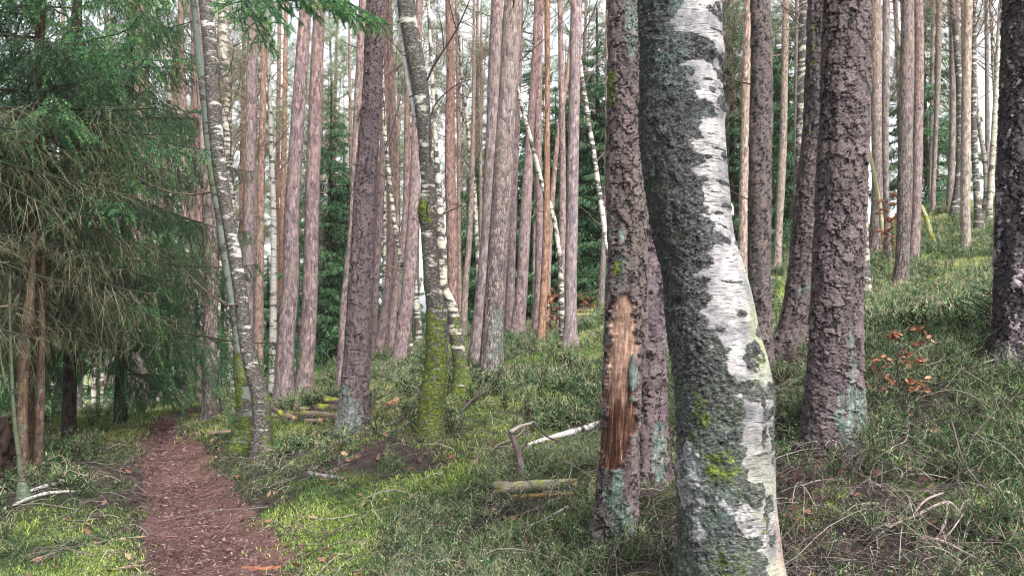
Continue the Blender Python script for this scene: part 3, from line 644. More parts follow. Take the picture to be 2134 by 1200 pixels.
    if kind == 'pine':
        bare = np.zeros(len(TH)); bh = np.zeros(len(TH))
        if hero:
            S = (17 if d < 6 else 25) if not op.get('pale') else 16
            q = rest*np.array([1.1, 1.1, (.58 if d < 6 else .38) if not op.get('pale') else .38])*S + np.stack([fbm(rest*26, 4, seed+1, .65), fbm(rest*26, 4, seed+2, .65), fbm(rest*26, 4, seed+4, .65)], 1)*.8
            f1, f2, rc, of = voro(q, seed); e = sstep(.0, .15, f2-f1); tilt = of[:, 2]*1.3+of[:, 0]*.5
            g1, g2, rc2, of2 = voro(q*2.3+5, seed+7); e2 = sstep(0, .2, g2-g1); tilt = tilt+of2[:, 2]*.5
            furr = fbm(rest*np.array([15, 15, 3.2]) if d < 6 else rest*np.array([30, 30, 3.0]), 4, seed+9, .6)
            amp = .0085*min(1, rmean/.15)+.0005
            disp = e*(.55+.9*rc+tilt*.8)*amp + e2*(rc2-.2)*amp*.55 + furr*amp*1.9 + fbm(rest*90, 3, seed+8, .7)*.0026
            if op.get('bare'):
                xl = np.interp(PY, BARE[:, 0], BARE[:, 1]); xr = np.interp(PY, BARE[:, 0], BARE[:, 2]); n_ = fbm(rest*28, 3, seed+6)*9
                n_ = n_*1.2+fbm(rest*np.array([9, 9, 14]), 2, seed+17)*10; n3_ = fbm(rest*np.array([60, 60, 25]), 3, seed+16)*9; ins = np.minimum(PX-xl+n_+n3_, xr-PX+n_+n3_); bare = sstep(-1, 2.5, ins)*(PY > 614)*(PY < 972)*(np.sin(TH) < .25)
                bh = sstep(760, 860, PY+n_*2); rim = np.exp(-((ins+5)/4.0)**2)*(PY > 600)*(PY < 980)*(np.sin(TH) < .25)
                disp = disp*(1-bare)-.013*bare+rim*.002 + bare*fbm(rest*np.array([40, 40, 9]), 3, 3, .6)*.006
                lich = np.where(bare > .5, lich*.0, lich)
            D += disp
            at_['plate'] = np.clip(e*.75+e2*.22+furr*.5+tilt*.16-(.03 if d < 6 else -.08), 0, 1); at_['cell'] = np.clip(rc*.55+rc2*.3+tilt*.35+.08, 0, 1)
            at_['pale'] = np.full(len(TH), float(op.get('pale', 0)))
        else:
            at_['furrow'] = np.full(len(TH), .8 if op.get('furrow') else .0)*(1-sstep(1.5, 4.5, hgt)) + (1-sstep(0, 1.2, hgt))*.35
            if op.get('wound'):
                wx, wy, wr, wh = op['wound']; bare = ell(PX, PY, [(wx, wy, wr, wh)]); bh = bare*0+.2
        at_['bare'] = bare; at_['bareh'] = bh
        mat = M_PINEH if hero else M_PINE
    elif op.get('big'):
        moss0 = 1
        nb = fbm(rest*np.array([16, 16, 26]), 4, seed+1); bx = np.interp(PY, ROUGH_B[:, 0], ROUGH_B[:, 1])
        rough = sstep(-16, 18, bx-PX+nb*44)
        rough = np.maximum(rough, ell(PX+nb*16, PY+nb*16, [(1500,235,26,12),(1460,140,34,30),(1485,165,14,40),(1470,215,10,5),(1502,205,12,8),(1545,745,24,34),(1540,800,30,28),(1576,830,22,50),(1596,620,8,40),(1590,900,9,60),(1560,470,16,10),(1430,345,20,8),(1500,340,14,8),(1490,510,14,9),(1540,1010,26,30),(1565,900,10,26),(1560,690,10,12),(1435,700,10,60),(1575,1060,12,60),(1480,50,24,16)], .3)*sstep(-.35, .15, nb+.1))
        scars = ell(PX+nb*8, PY+nb*6, [(1465,208,10,3),(1450,345,14,5),(1490,392,16,5),(1500,440,18,6),(1478,455,12,4),(1520,655,13,6),(1555,560,14,10),(1455,190,10,4),(1440,240,12,5),(1520,510,10,5),(1475,88,22,2.5,.7),(1485,325,22,3,.8),(1470,412,16,2.5,.7),(1500,590,22,3,.8),(1560,930,20,4,.8)], .7)
        rough = np.maximum(rough, scars)
        olive = ell(PX, PY, [(1352,250,20,120),(1358,420,24,90),(1385,540,22,100),(1345,140,14,60)], .4)*sstep(-.2, .4, nb+.1)*.6
        q = rest*np.array([1, 1, .62])*34 + np.stack([fbm(rest*22, 4, 1, .7), fbm(rest*22, 4, 2, .7), fbm(rest*22, 4, 4, .7)], 1)*2.4
        f1, f2, rc, of = voro(q, seed); e = sstep(0, .35, f2-f1); g1, g2, rc2, _ = voro(q*2.6, seed+7); e2 = sstep(0, .4, g2-g1)
        rid = 1-np.abs(fbm(rest*np.array([24, 24, 12]), 4, 15))*2.2
        peel = fbm(np.stack([rest[:, 0]*9, rest[:, 1]*9, rest[:, 2]*75], 1), 3, 19)
        D += rough*(1-.75*olive)*(e*(.2+.9*rc)*.007+e2*rc2*.004+rid*.007+fbm(rest*60, 4, 8, .7)*.008) + (1-rough)*(.006+peel*.0011) + fbm(rest*np.array([7, 7, 4]), 2, 21)*.006
        for by, am, wd in [(118, .012, 26), (150, -.010, 16), (235, .012, 16), (740, .008, 40), (830, .01, 40)]:
            D += am*np.exp(-((PY-by)/wd)**2)*sstep(1400, 1480, PX)
        rough = rough*(1-.75*sstep(.12, .3, fbm(rest*np.array([9, 9, 5]), 4, 33, .6))*sstep(560, 900, PY))
        at_.update(low=sstep(620, 950, PY), rough=rough, olive=olive, plate=np.clip(e*.3+e2*.25+rid*.35+fbm(rest*60, 4, 8, .7)*.8, 0, 1), cell=np.clip(rc*.6+rc2*.5, 0, 1),
                   teal=ell(PX, PY, [(1395,20,34,40),(1385,140,30,70,.9),(1440,270,30,24,.6),(1480,600,16,40,.35),(1445,960,30,60,.8),(1470,1040,40,60,.7),(1545,600,20,30,.6),(1480,900,20,40,.5)], .6),
                   yel=ell(PX, PY, [(1560,700,26,90,.75),(1545,560,14,60,.45),(1590,760,20,40,.6),(1500,1180,120,60,.55),(1560,980,50,80,.3)], .6),
                   pink=ell(PX, PY, [(1596,1120,10,60)], .4))
        moss = ell(PX, PY, [(1420,560,14,50,.3),(1440,870,30,90,.55),(1480,960,40,50,.7),(1560,1080,30,60,.6),(1500,1140,50,50,.55),(1545,760,24,50,.5),(1425,750,12,120,.45),(1470,1230,90,40,.6),(1530,640,20,26,.5),(1500,1000,80,120,.42)], .6)*.8
        mat = M_BIG
    else:
        dk = np.full(len(TH), float(op.get('dark', .22))*(.75 if hero else 1.0))+.25*np.exp(-np.maximum(hgt, 0)/.5)+nz*.12
        if hero:
            q = rest*np.array([1, 1, .8])*30; f1, f2, rc, _ = voro(q, seed); e = sstep(0, .4, f2-f1)
            rr_ = sstep(.35, .75, dk+fbm(rest*np.array([8, 8, 14]), 3, seed+2)*.5)
            D += rr_*e*rc*.006+fbm(rest*np.array([10, 10, 45]), 3, seed+3)*.002
            D += moss*(.004+.012*np.maximum(0, fbm(rest*45, 3, seed+4)+.2))
        at_['drk'] = np.clip(dk, 0, 1); mat = M_BIRCH
    at_['lich'] = lich; at_['moss'] = moss; at_['hg'] = sstep(2.0, 8.0, hgt+fbm(rest*2, 2, seed+30)*1.5)
    Rv = Rr+D
    V = np.stack([np.repeat(cxr, ns)+np.cos(TH)*Rv, np.repeat(cyr, ns)+np.sin(TH)*Rv, Zr], 1)
    i = np.arange(nr*ns).reshape(nr, ns); a = i[:-1]; b = np.roll(a, -1, 1); dd = i[1:]; c = np.roll(dd, -1, 1)
    F = np.stack([a, b, c, dd], -1).reshape(-1, 4)
    base = np.array([np.interp(zb, zr, cxr), cyr[0], zb])
    return V, F, at_, mat, base, (zr, cxr, cyr, rr), ztf
def stubs(curve, zlo, zhi, n, rng, lmax=.5, long_=.12, up=.2):
    zr, cx, cy, rr = curve; z = rng.uniform(zlo, zhi, n); th = rng.uniform(0, 2*math.pi, n)
    L = rng.uniform(.06, lmax, n)*rng.uniform(.3, 1, n); L = np.where(rng.random(n) < long_, L*2.6, L)
    K = 5; t = np.linspace(0, 1, K)
    r0 = np.interp(z, zr, rr); P = np.zeros((n, K, 3)); e = rng.normal(0, .10, (n, K)).cumsum(1)
    r = r0[:, None]*.8+L[:, None]*t
    P[:, :, 0] = np.interp(z, zr, cx)[:, None]+np.cos(th[:, None]+e*.7)*r; P[:, :, 1] = np.interp(z, zr, cy)[:, None]+np.sin(th[:, None]+e*.7)*r
    P[:, :, 2] = z[:, None]+L[:, None]*(rng.uniform(-.35, .5, n)[:, None]*t+up*t*t)
    R = (np.clip(L*.022, .003, .012)+r0*.02)[:, None]*(1-.75*t)
    return P, R
# ------------------------------------------------------------------ foliage
def fol_mat(name, stops, transl=.25, rough=.65):
    g = G(name); c = g.ramp(g.attr('v'), stops); return g.finish(c, rough, None, transl=transl, spec=.2)
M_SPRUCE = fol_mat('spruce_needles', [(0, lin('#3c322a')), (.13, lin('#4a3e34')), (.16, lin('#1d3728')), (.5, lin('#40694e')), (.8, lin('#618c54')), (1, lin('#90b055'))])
M_FARSPR = fol_mat('distant_spruce_needles', [(0, lin('#3c322a')), (.13, lin('#4a3e34')), (.16, lin('#1c3624')), (.6, lin('#426648')), (1, lin('#769468'))])
M_DEADSPR = fol_mat('dead_spruce_twigs', [(0, lin('#1f1f19')), (.5, lin('#3c3e32')), (1, lin('#6e6d55'))], 0, .9)
M_PCROWN = fol_mat('pine_needles', [(0, lin('#6a564c')), (.13, lin('#826a5e')), (.16, lin('#4b6048')), (.6, lin('#7a9070')), (1, lin('#a9b892'))], .35)
M_BTWIG = fol_mat('birch_twigs', [(0, lin('#4a3c38')), (.5, lin('#77645a')), (1, lin('#b3a596'))], 0, .8)
def needles(P0, P1, per_m, nl, nw, rng, vlo, vhi, flat=.35, fwd=.75):
    """needle triangles along twig segments (n,3)->(n,3)"""
    L = np.linalg.norm(P1-P0, axis=1); k = rng.poisson(np.maximum(L*per_m, .0)); idx = np.repeat(np.arange(len(L)), k); n = len(idx)
    if n == 0: return np.zeros((0, 3)), np.zeros(0)
    t = rng.random(n)[:, None]; B = P0[idx]*(1-t)+P1[idx]*t; T = (P1-P0)[idx]/(L[idx][:, None]+1e-9)
    q = rng.normal(0, 1, (n, 3)); q[:, 2] *= (1-flat); q -= (q*T).sum(1)[:, None]*T; q /= np.linalg.norm(q, axis=1, keepdims=True)+1e-9
    dirn = T*fwd+q; dirn /= np.linalg.norm(dirn, axis=1, keepdims=True)
    s = np.cross(dirn, rng.normal(0, 1, (n, 3))); s /= np.linalg.norm(s, axis=1, keepdims=True)+1e-9
    l = nl*rng.uniform(.7, 1.25, n)[:, None]; w = nw*.5
    V = np.stack([B-s*w, B+s*w, B+dirn*l], 1).reshape(-1, 3)
    v = np.repeat(rng.uniform(vlo, vhi, n), 3)
    return V, v
def spruce_branch(L, rng, droop=.35, weep=.8, per_m=130, nl=.02, nw=.0045, step=.055, tert=True, dead=False, sides=3):
    s = Soup(); K = 10; t = np.linspace(0, 1, K)
    yaw = rng.normal(0, .12, K).cumsum()*.3
    P = np.stack([L*t*np.cos(yaw), L*t*np.sin(yaw)*.6, L*(.10*t-droop*t**1.6+droop*.45*t**4)], 1)
    R = (.004+.011*L*.5*(1-t))
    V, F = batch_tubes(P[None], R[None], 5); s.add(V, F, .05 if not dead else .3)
    segs0, segs1 = [P[5:-1]], [P[6:]]
    n = int(L/step); ti = np.clip(np.linspace(.10, .98, n)+rng.normal(0, .01, n), .05, .99); side = np.where(np.arange(n) % 2, 1., -1.)
    ls = L*.40*np.minimum(1, ti/.3+.25)*(1-ti)**.55*rng.uniform(.6, 1.2, n)+.05
    B = np.stack([np.interp(ti, t, P[:, k]) for k in range(3)], 1); dT = np.stack([np.interp(np.minimum(ti+.05, 1), t, P[:, k]) for k in range(3)], 1)-B; dT /= np.linalg.norm(dT, axis=1, keepdims=True)+1e-9
    K2 = 5; u = np.linspace(0, 1, K2); an = rng.uniform(.75, 1.15, n)*side
    hx = dT[:, 0]*np.cos(an)-dT[:, 1]*np.sin(an); hy = dT[:, 0]*np.sin(an)+dT[:, 1]*np.cos(an)
    P2 = np.empty((n, K2, 3)); w_ = weep*rng.uniform(.5, 1.3, n)
    cur = rng.normal(0, .25 if not dead else .6, n)
    P2[:, :, 0] = B[:, 0:1]+ls[:, None]*(u*hx[:, None]-cur[:, None]*u*u*hy[:, None])*(1-.35*w_[:, None]*u)
    P2[:, :, 1] = B[:, 1:2]+ls[:, None]*(u*hy[:, None]+cur[:, None]*u*u*hx[:, None])*(1-.35*w_[:, None]*u)
    P2[:, :, 2] = B[:, 2:3]+ls[:, None]*(dT[:, 2:3]*u-w_[:, None]*u**1.7)
    V, F = batch_tubes(P2, (np.array([.0035, .003, .0025, .002, .0012])*(1 if not dead else .8))[None].repeat(n, 0), sides); s.add(V, F, .04 if not dead else np.repeat(rng.uniform(.2, 1, n), K2*sides))
    segs0.append(P2[:, :-1].reshape(-1, 3)); segs1.append(P2[:, 1:].reshape(-1, 3))
    if tert:
        cnt = np.maximum(1, (ls/(.055 if not dead else .06)).astype(int)); idx = np.repeat(np.arange(n), cnt); m = len(idx); uu = rng.uniform(.12, .95, m)
        f = uu*(K2-1); i0 = np.minimum(f.astype(int), K2-2); fr = (f-i0)[:, None]; B3 = P2[idx, i0]*(1-fr)+P2[idx, i0+1]*fr
        D3 = P2[idx, i0+1]-P2[idx, i0]; D3 /= np.linalg.norm(D3, axis=1, keepdims=True)+1e-9
        sd = np.where(rng.random(m) < .5, 1., -1.)*rng.uniform(.6, 1.1, m)
        q = np.stack([D3[:, 0]*np.cos(sd)-D3[:, 1]*np.sin(sd), D3[:, 0]*np.sin(sd)+D3[:, 1]*np.cos(sd), D3[:, 2]-rng.uniform(0, weep, m)*.7], 1)
        q /= np.linalg.norm(q, axis=1, keepdims=True); l3 = ls[idx]*rng.uniform(.15, .42, m)*(1.1-uu)+.03
        e = q.copy(); e[:, 2] -= weep*.5*rng.random(m)
        P3 = np.stack([B3, B3+q*l3[:, None]*.5, B3+(q*.5+e*.5)*l3[:, None]], 1)
        V, F = batch_tubes(P3, np.array([.0022, .0018, .001])[None].repeat(m, 0), 3); s.add(V, F, .045 if not dead else np.repeat(rng.uniform(.2, 1, m), 9))
        segs0.append(P3[:, :-1].reshape(-1, 3)); segs1.append(P3[:, 1:].reshape(-1, 3))
    if not dead:
        A0 = np.concatenate(segs0); A1 = np.concatenate(segs1)
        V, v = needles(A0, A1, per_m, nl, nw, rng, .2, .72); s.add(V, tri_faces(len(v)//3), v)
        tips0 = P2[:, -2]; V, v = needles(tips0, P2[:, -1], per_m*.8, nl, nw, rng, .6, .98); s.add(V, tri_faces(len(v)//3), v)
    return s.arrays()
def far_branch(L, rng, clump=.16, wid=.05, dens=60):
    """a distant spruce or pine bough: sprays of narrow leaf clumps"""
    s = Soup(); K = 6; t = np.linspace(0, 1, K); P = np.stack([L*t, 0*t, L*(.08*t-.38*t**1.5+.15*t**4)], 1)
    V, F = batch_tubes(P[None], (.02*L/2*(1-t)+.004)[None], 3); s.add(V, F, .04)
    n = int(dens*L); tt = rng.random(n)**.8; B = np.stack([np.interp(tt, t, P[:, k]) for k in range(3)], 1)
    ww = L*.38*(1-tt)**.6*np.minimum(1, tt/.25+.3); off = rng.uniform(-1, 1, n)*ww; B[:, 1] += off; B[:, 0] += np.abs(off)*.4; B[:, 2] -= np.abs(off)*.3+rng.random(n)*.18
    d = np.stack([.6+0*off, np.sign(off)*rng.uniform(.2, 1, n), -rng.uniform(.2, 1.4, n)], 1); d /= np.linalg.norm(d, axis=1, keepdims=True)
    sd = np.cross(d, rng.normal(0, 1, (n, 3))); sd /= np.linalg.norm(sd, axis=1, keepdims=True)
    l = clump*rng.uniform(.6, 1.4, n)[:, None]; w = wid*.5*rng.uniform(.7, 1.3, n)[:, None]
    V = np.stack([B-sd*w*.6, B+sd*w, B+d*l], 1).reshape(-1, 3); s.add(V, tri_faces(n), np.repeat(rng.uniform(.2, 1, n), 3))
    return s.arrays()
def whorls(H_, h0, Lmax, step, per, rng, power=.85, minL=.3):
    hs, az, Ls = [], [], []; h = h0
    while h < H_-.15:
        for k in range(per):
            hs.append(h+rng.uniform(-.5, .5)*step); az.append(rng.uniform(0, 2*math.pi)); Ls.append(max(minL, Lmax*(1-h/H_)**power*rng.uniform(.75, 1.15)))
        h += step
    return np.array(hs), np.array(az), np.array(Ls)
def assemble(soup, temps, hs, az, Ls, rng, cx, cy, rad=None, tilt=0.0, dv=.08):
    """temps: list of (length, arrays)"""
    tl = np.array([a for a, b in temps]); pick = np.array([np.argmin(np.abs(np.log(tl/L))+rng.uniform(0, .25, len(tl))) for L in Ls])
    for k in range(len(temps)):
        m = np.nonzero(pick == k)[0]
        if len(m) == 0: continue
        sc = Ls[m]/tl[k]; M = rotz(az[m]) @ roty(rng.normal(tilt, .12, len(m))) @ rotx(rng.normal(0, .25, len(m)))*sc[:, None, None]
        r = 0 if rad is None else rad(hs[m])*.7
        T = np.stack([cx(hs[m])+np.cos(az[m])*r, cy(hs[m])+np.sin(az[m])*r, hs[m]], 1)
        stamp(soup, temps[k][1], M, T, rng.uniform(-dv, dv, len(m)))
# ------------------------------------------------------------------ what grows and lies on the ground
M_GRASS = fol_mat('grass_and_moss', [(0, lin('#1d2519')), (.3, lin('#384f30')), (.55, lin('#587441')), (.8, lin('#8b9f42')), (1, lin('#b0aa84'))], .3)
M_BILB = fol_mat('bilberry', [(0, lin('#2c2a20')), (.25, lin('#304a31')), (.5, lin('#4f714a')), (.8, lin('#839d68')), (1, lin('#a89a84'))], .25)
M_TWIG = fol_mat('fallen_twigs', [(0, lin('#1d1718')), (.45, lin('#453c3b')), (.8, lin('#857c76')), (1, lin('#c4beb6'))], 0, .85)
M_LEAF = fol_mat('fallen_leaves', [(0, lin('#2c1f1c')), (.4, lin('#533c33')), (.75, lin('#7a5444')), (1, lin('#9c8168'))], .15, .7)
M_CHIP = fol_mat('path_litter', [(0, lin('#281b1b')), (.35, lin('#563f3f')), (.7, lin('#836964')), (.92, lin('#99857f')), (1, lin('#bcaea4'))], 0, .85)
def field(n, rng, r0=1.9, r1=27., spread=.78, pw=1.35):
    """points over the ground in front of the viewer, thinning out with distance"""
    u = rng.random(n); e = 2-pw*1.0
    e = 1-(pw-1) if pw != 2 else 1e-3
    r = (r0**(2-pw)+u*(r1**(2-pw)-r0**(2-pw)))**(1/(2-pw)); a = rng.uniform(-spread, spread, n)
    x, y = r*np.sin(a), r*np.cos(a); return x, y, r
def ground_frame(x, y, rng, tilt=.15):
    e = .06; h = H(x, y); gx = (H(x+e, y)-h)/e; gy = (H(x, y+e)-h)/e
    ax = np.clip(gy, -1, 1)*.7+rng.normal(0, tilt, len(x)); ay = -np.clip(gx, -1, 1)*.7+rng.normal(0, tilt, len(x))
    return h, rotx(ax) @ roty(ay) @ rotz(rng.uniform(0, 2*math.pi, len(x)))
def blades_tpl(n, spread, hmin, hmax, w, bend, rng, v0, v1):
    x = rng.normal(0, spread, n); y = rng.normal(0, spread, n); h = rng.uniform(hmin, hmax, n); a = rng.uniform(0, 2*math.pi, n); b = rng.uniform(.1, bend, n)*h
    s = np.stack([np.sin(a), -np.cos(a), 0*a], 1)*w/2; B = np.stack([x, y, 0*x-.008], 1); D = np.stack([np.cos(a), np.sin(a), 0*a], 1)
    Mi = B+D*b[:, None]*.35; Mi[:, 2] += h*.6; Tp = B+D*b[:, None]; Tp[:, 2] += h*np.sqrt(np.clip(1-(b/h)**2*.4, .1, 1))
    V = np.stack([B-s, B+s, Mi-s*.8, Mi+s*.8, Tp], 1).reshape(-1, 3); i = np.arange(n)[:, None]*5
    T = np.concatenate([i+[0, 1, 3], i+[0, 3, 2], i+[2, 3, 4]]); return V, T, np.zeros((0, 4), int), np.repeat(rng.uniform(v0, v1, n), 5)
def bilberry_tpl(rng, hh=.17, leaves=26, thick=.0016):
    s = Soup(); n = 5; K = 4; t = np.linspace(0, 1, K)
    a = rng.uniform(0, 2*math.pi, n); ln = rng.uniform(.1, .65, n); h = hh*rng.uniform(.6, 1.2, n)
    P = np.zeros((n, K, 3)); P[:, :, 0] = rng.normal(0, .03, n)[:, None]+np.cos(a)[:, None]*ln[:, None]*h[:, None]*t**1.4; P[:, :, 1] = rng.normal(0, .03, n)[:, None]+np.sin(a)[:, None]*ln[:, None]*h[:, None]*t**1.4; P[:, :, 2] = h[:, None]*t-.01
    V, F = batch_tubes(P, np.array([1.3, 1.1, .9, .6])[None].repeat(n, 0)*thick, 3); s.add(V, F, .1)
    m = n*8; ip = rng.integers(0, n, m); it = rng.uniform(.3, .95, m)*(K-1); i0 = it.astype(int); fr = (it-i0)[:, None]; B = P[ip, i0]*(1-fr)+P[ip, np.minimum(i0+1, K-1)]*fr
    d = rng.normal(0, 1, (m, 3)); d[:, 2] = np.abs(d[:, 2])+.35; d /= np.linalg.norm(d, axis=1, keepdims=True); l = hh*rng.uniform(.2, .5, m)[:, None]
    d2 = d+rng.normal(0, .3, (m, 3)); Q = np.stack([B, B+d*l*.5, B+(d*.5+d2*.5)*l], 1)
    V, F = batch_tubes(Q, np.array([.9, .7, .4])[None].repeat(m, 0)*thick, 3); s.add(V, F, np.repeat(rng.choice([.02, .08, .3, .5, .95], m), 9))
    k = leaves; j = rng.integers(0, m, k); u = rng.uniform(.3, 1, k)[:, None]; C = Q[j, 0]*(1-u)+Q[j, 2]*u; q = rng.normal(0, 1, (k, 3)); q /= np.linalg.norm(q, axis=1, keepdims=True)
    p = np.cross(q, rng.normal(0, 1, (k, 3))); p /= np.linalg.norm(p, axis=1, keepdims=True); sz = rng.uniform(.005, .009, k)[:, None]*(thick/.0016)**.6
    V = np.stack([C, C+q*sz+p*sz*.4, C+q*sz*2, C+q*sz-p*sz*.4], 1).reshape(-1, 3); s.add(V, np.arange(4*k).reshape(k, 4), np.repeat(rng.uniform(.3, .9, k), 4))
    return s.arrays()
def curved_sticks(x, y, L, r, rng, lift=.03, K=7, kink=.35, updir=.12):
    n = len(x); a = rng.uniform(0, 2*math.pi, n); cv = rng.normal(0, kink, (n, K)).cumsum(1)*.5+rng.normal(0, .7, n)[:, None]*np.linspace(0, 1, K)
    an = a[:, None]+cv; st = L[:, None]/(K-1)
    X = x[:, None]+np.concatenate([np.zeros((n, 1)), np.cumsum(np.cos(an[:, :-1])*st, 1)], 1); Y = y[:, None]+np.concatenate([np.zeros((n, 1)), np.cumsum(np.sin(an[:, :-1])*st, 1)], 1)
    h = H(X.ravel(), Y.ravel()).reshape(n, K); t = np.linspace(0, 1, K)
    arch = rng.uniform(0, updir, n)[:, None]*np.sin(t*math.pi*rng.uniform(.5, 1, n)[:, None])+np.abs(rng.normal(0, lift, n))[:, None]+.01
    P = np.stack([X, Y, h+arch], -1); R = r[:, None]*(1-.7*t)
    return P, R
def build_cover():
    rng = np.random.default_rng(21)
    def mats(x, y, r, lo, hi, grow=.035, tilt=.15):
        h, M = ground_frame(x, y, rng, tilt); sc = rng.uniform(lo, hi, len(x))*(1+grow*r)
        return M*sc[:, None, None], np.stack([x, y, h], 1)
    def near_logs(x, y): return blobs(x, y, CLEAR)
    # --- short moss and grass
    s = Soup(); T1 = [blades_tpl(18, .030, .008, .026, .0030, 1.5, rng, .0, .52) for _ in range(5)]; T2 = [blades_tpl(10, .035, .02, .065, .0022, 1.8, rng, .0, .75) for _ in range(5)]
    x, y, r = field(52000, rng, pw=1.55); ps = path_s(x, y); br = brown_at(x, y); lm = lime_at(x, y)
    keep = (ps > .02+.22*n2(x, y, .3, 31)+.08*rng.normal(0, 1, len(x))) & ((rng.random(len(x)) > br*.93) | (lm > .8)); x, y, r, lm = x[keep], y[keep], r[keep], lm[keep]
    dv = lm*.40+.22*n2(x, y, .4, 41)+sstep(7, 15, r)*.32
    ms, T_ = mats(x, y, r, .8, 1.6, .10)
    which = rng.integers(0, 5, len(x))
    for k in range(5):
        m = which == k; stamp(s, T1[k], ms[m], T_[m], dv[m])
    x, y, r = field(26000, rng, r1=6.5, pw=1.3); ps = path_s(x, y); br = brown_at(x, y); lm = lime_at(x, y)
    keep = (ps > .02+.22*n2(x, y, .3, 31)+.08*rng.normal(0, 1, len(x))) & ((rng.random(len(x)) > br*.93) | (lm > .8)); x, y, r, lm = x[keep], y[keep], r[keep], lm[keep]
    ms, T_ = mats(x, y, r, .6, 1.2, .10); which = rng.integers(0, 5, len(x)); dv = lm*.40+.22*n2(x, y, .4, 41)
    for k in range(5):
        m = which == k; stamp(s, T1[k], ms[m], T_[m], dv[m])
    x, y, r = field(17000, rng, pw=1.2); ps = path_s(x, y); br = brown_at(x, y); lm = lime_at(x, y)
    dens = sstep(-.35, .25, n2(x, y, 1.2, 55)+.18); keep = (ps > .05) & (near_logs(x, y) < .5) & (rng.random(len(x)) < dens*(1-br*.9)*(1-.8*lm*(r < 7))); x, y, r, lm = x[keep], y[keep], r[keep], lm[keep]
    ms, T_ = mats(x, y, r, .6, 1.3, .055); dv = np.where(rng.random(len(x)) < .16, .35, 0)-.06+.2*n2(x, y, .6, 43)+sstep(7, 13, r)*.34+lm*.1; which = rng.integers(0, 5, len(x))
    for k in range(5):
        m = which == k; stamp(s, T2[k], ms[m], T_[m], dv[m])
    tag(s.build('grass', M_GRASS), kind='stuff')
    # --- bilberry and heather twigs
    s = Soup(); TB = [bilberry_tpl(rng) for _ in range(6)]; TF = [bilberry_tpl(rng, .2, 22, .0042) for _ in range(4)]
    x, y, r = field(30000, rng, r0=2.0, pw=1.3); ps = path_s(x, y); br = brown_at(x, y); lm = lime_at(x, y)
    dens = sstep(-.10, .12, n2(x, y, 1.1, 63)+.07+.22*sstep(-1, 4, x)-.25*sstep(-2.5, -4.5, x)); keep = (ps > .5+.2*n2(x, y, .4, 64)) & (near_logs(x, y) < .5) & (rng.random(len(x)) < np.clip(dens, .08, 1)*(1-.75*br)*(1-.85*lm)); x, y, r = x[keep], y[keep], r[keep]
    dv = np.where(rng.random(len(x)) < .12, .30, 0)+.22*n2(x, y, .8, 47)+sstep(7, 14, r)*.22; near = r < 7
    ms, T_ = mats(x, y, r, .4, 1.05, .025); w1 = rng.integers(0, 6, len(x)); w2 = rng.integers(0, 4, len(x))
    for k in range(6):
        m = near & (w1 == k); stamp(s, TB[k], ms[m], T_[m], dv[m])
    for k in range(4):
        m = (~near) & (w2 == k); stamp(s, TF[k], ms[m], T_[m], dv[m])
    tag(s.build('bilberry_shrubs', M_BILB), kind='stuff')
    # --- dead twigs
    s = Soup()
    def sticks(n, lo, hi, r0, r1_, sel, v0, v1, sides=4, lift=.03, updir=.12, rmax=14., pw=1.7):
        x, y, r = field(n, rng, r1=rmax, pw=pw); k = sel(x, y) & (path_s(x, y) > -.05); x, y, r = x[k], y[k], r[k]
        P, R = curved_sticks(x, y, rng.uniform(lo, hi, len(x)), rng.uniform(r0, r1_, len(x))*(1+.06*r), rng, lift, 7, .35, updir)
        k = path_s(P[:, -1, 0], P[:, -1, 1]) > -.1; P, R = P[k], R[k]
        V, F = batch_tubes(P, R, sides); s.add(V, F, np.repeat(rng.beta(1.6, 1.8, len(P))*(v1-v0)+v0, 7*sides))
    sticks(60000, .04, .30, .0007, .0018, lambda x, y: rng.random(len(x)) < .28+.6*sstep(-.1, .3, n2(x, y, .7, 91)), .0, 1., 3, .05, .08)
    sticks(26000, .10, .50, .0011, .0024, lambda x, y: rng.random(len(x)) < brown_at(x, y)*.75, .0, .75, 3, .045, .12)
    sticks(700, .35, .9, .002, .0042, lambda x, y: rng.random(len(x)) < .3, .3, .9, 5, .04, .12)
    sticks(1500, .2, .6, .0016, .003, lambda x, y: (x > .6) & (y < 5.5) & (rng.random(len(x)) < .9), .0, .85, 4, .04, .14, 6)
    tag(s.build('twig_litter', M_TWIG), kind='stuff')
    # --- leaves
    s = Soup(); x, y, r = field(5200, rng, r1=12, pw=1.7); k = rng.random(len(x)) < (.28+.6*brown_at(x, y))*(1-.7*(path_s(x, y) < 0)); x, y, r = x[k], y[k], r[k]
    n = len(x); h, M = ground_frame(x, y, rng, .5); L = rng.uniform(.015, .032, n)*(1+.04*r)
    g_ = np.array([(-1, 0, 0), (-.45, .42, .12), (.3, .5, .16), (1, 0, .1), (.3, -.5, .16), (-.45, -.42, .12), (0, 0, -.06)]); F = np.array([(0, 6, 1), (1, 6, 2), (2, 6, 3), (3, 6, 4), (4, 6, 5), (5, 6, 0)])
    stamp(s, (g_, F, np.zeros((0, 4), int), np.zeros(7)), M*L[:, None, None], np.stack([x, y, h+.012+rng.random(n)*.03], 1), rng.uniform(0, 1, n))
    tag(s.build('leaf_litter', M_LEAF), kind='stuff')
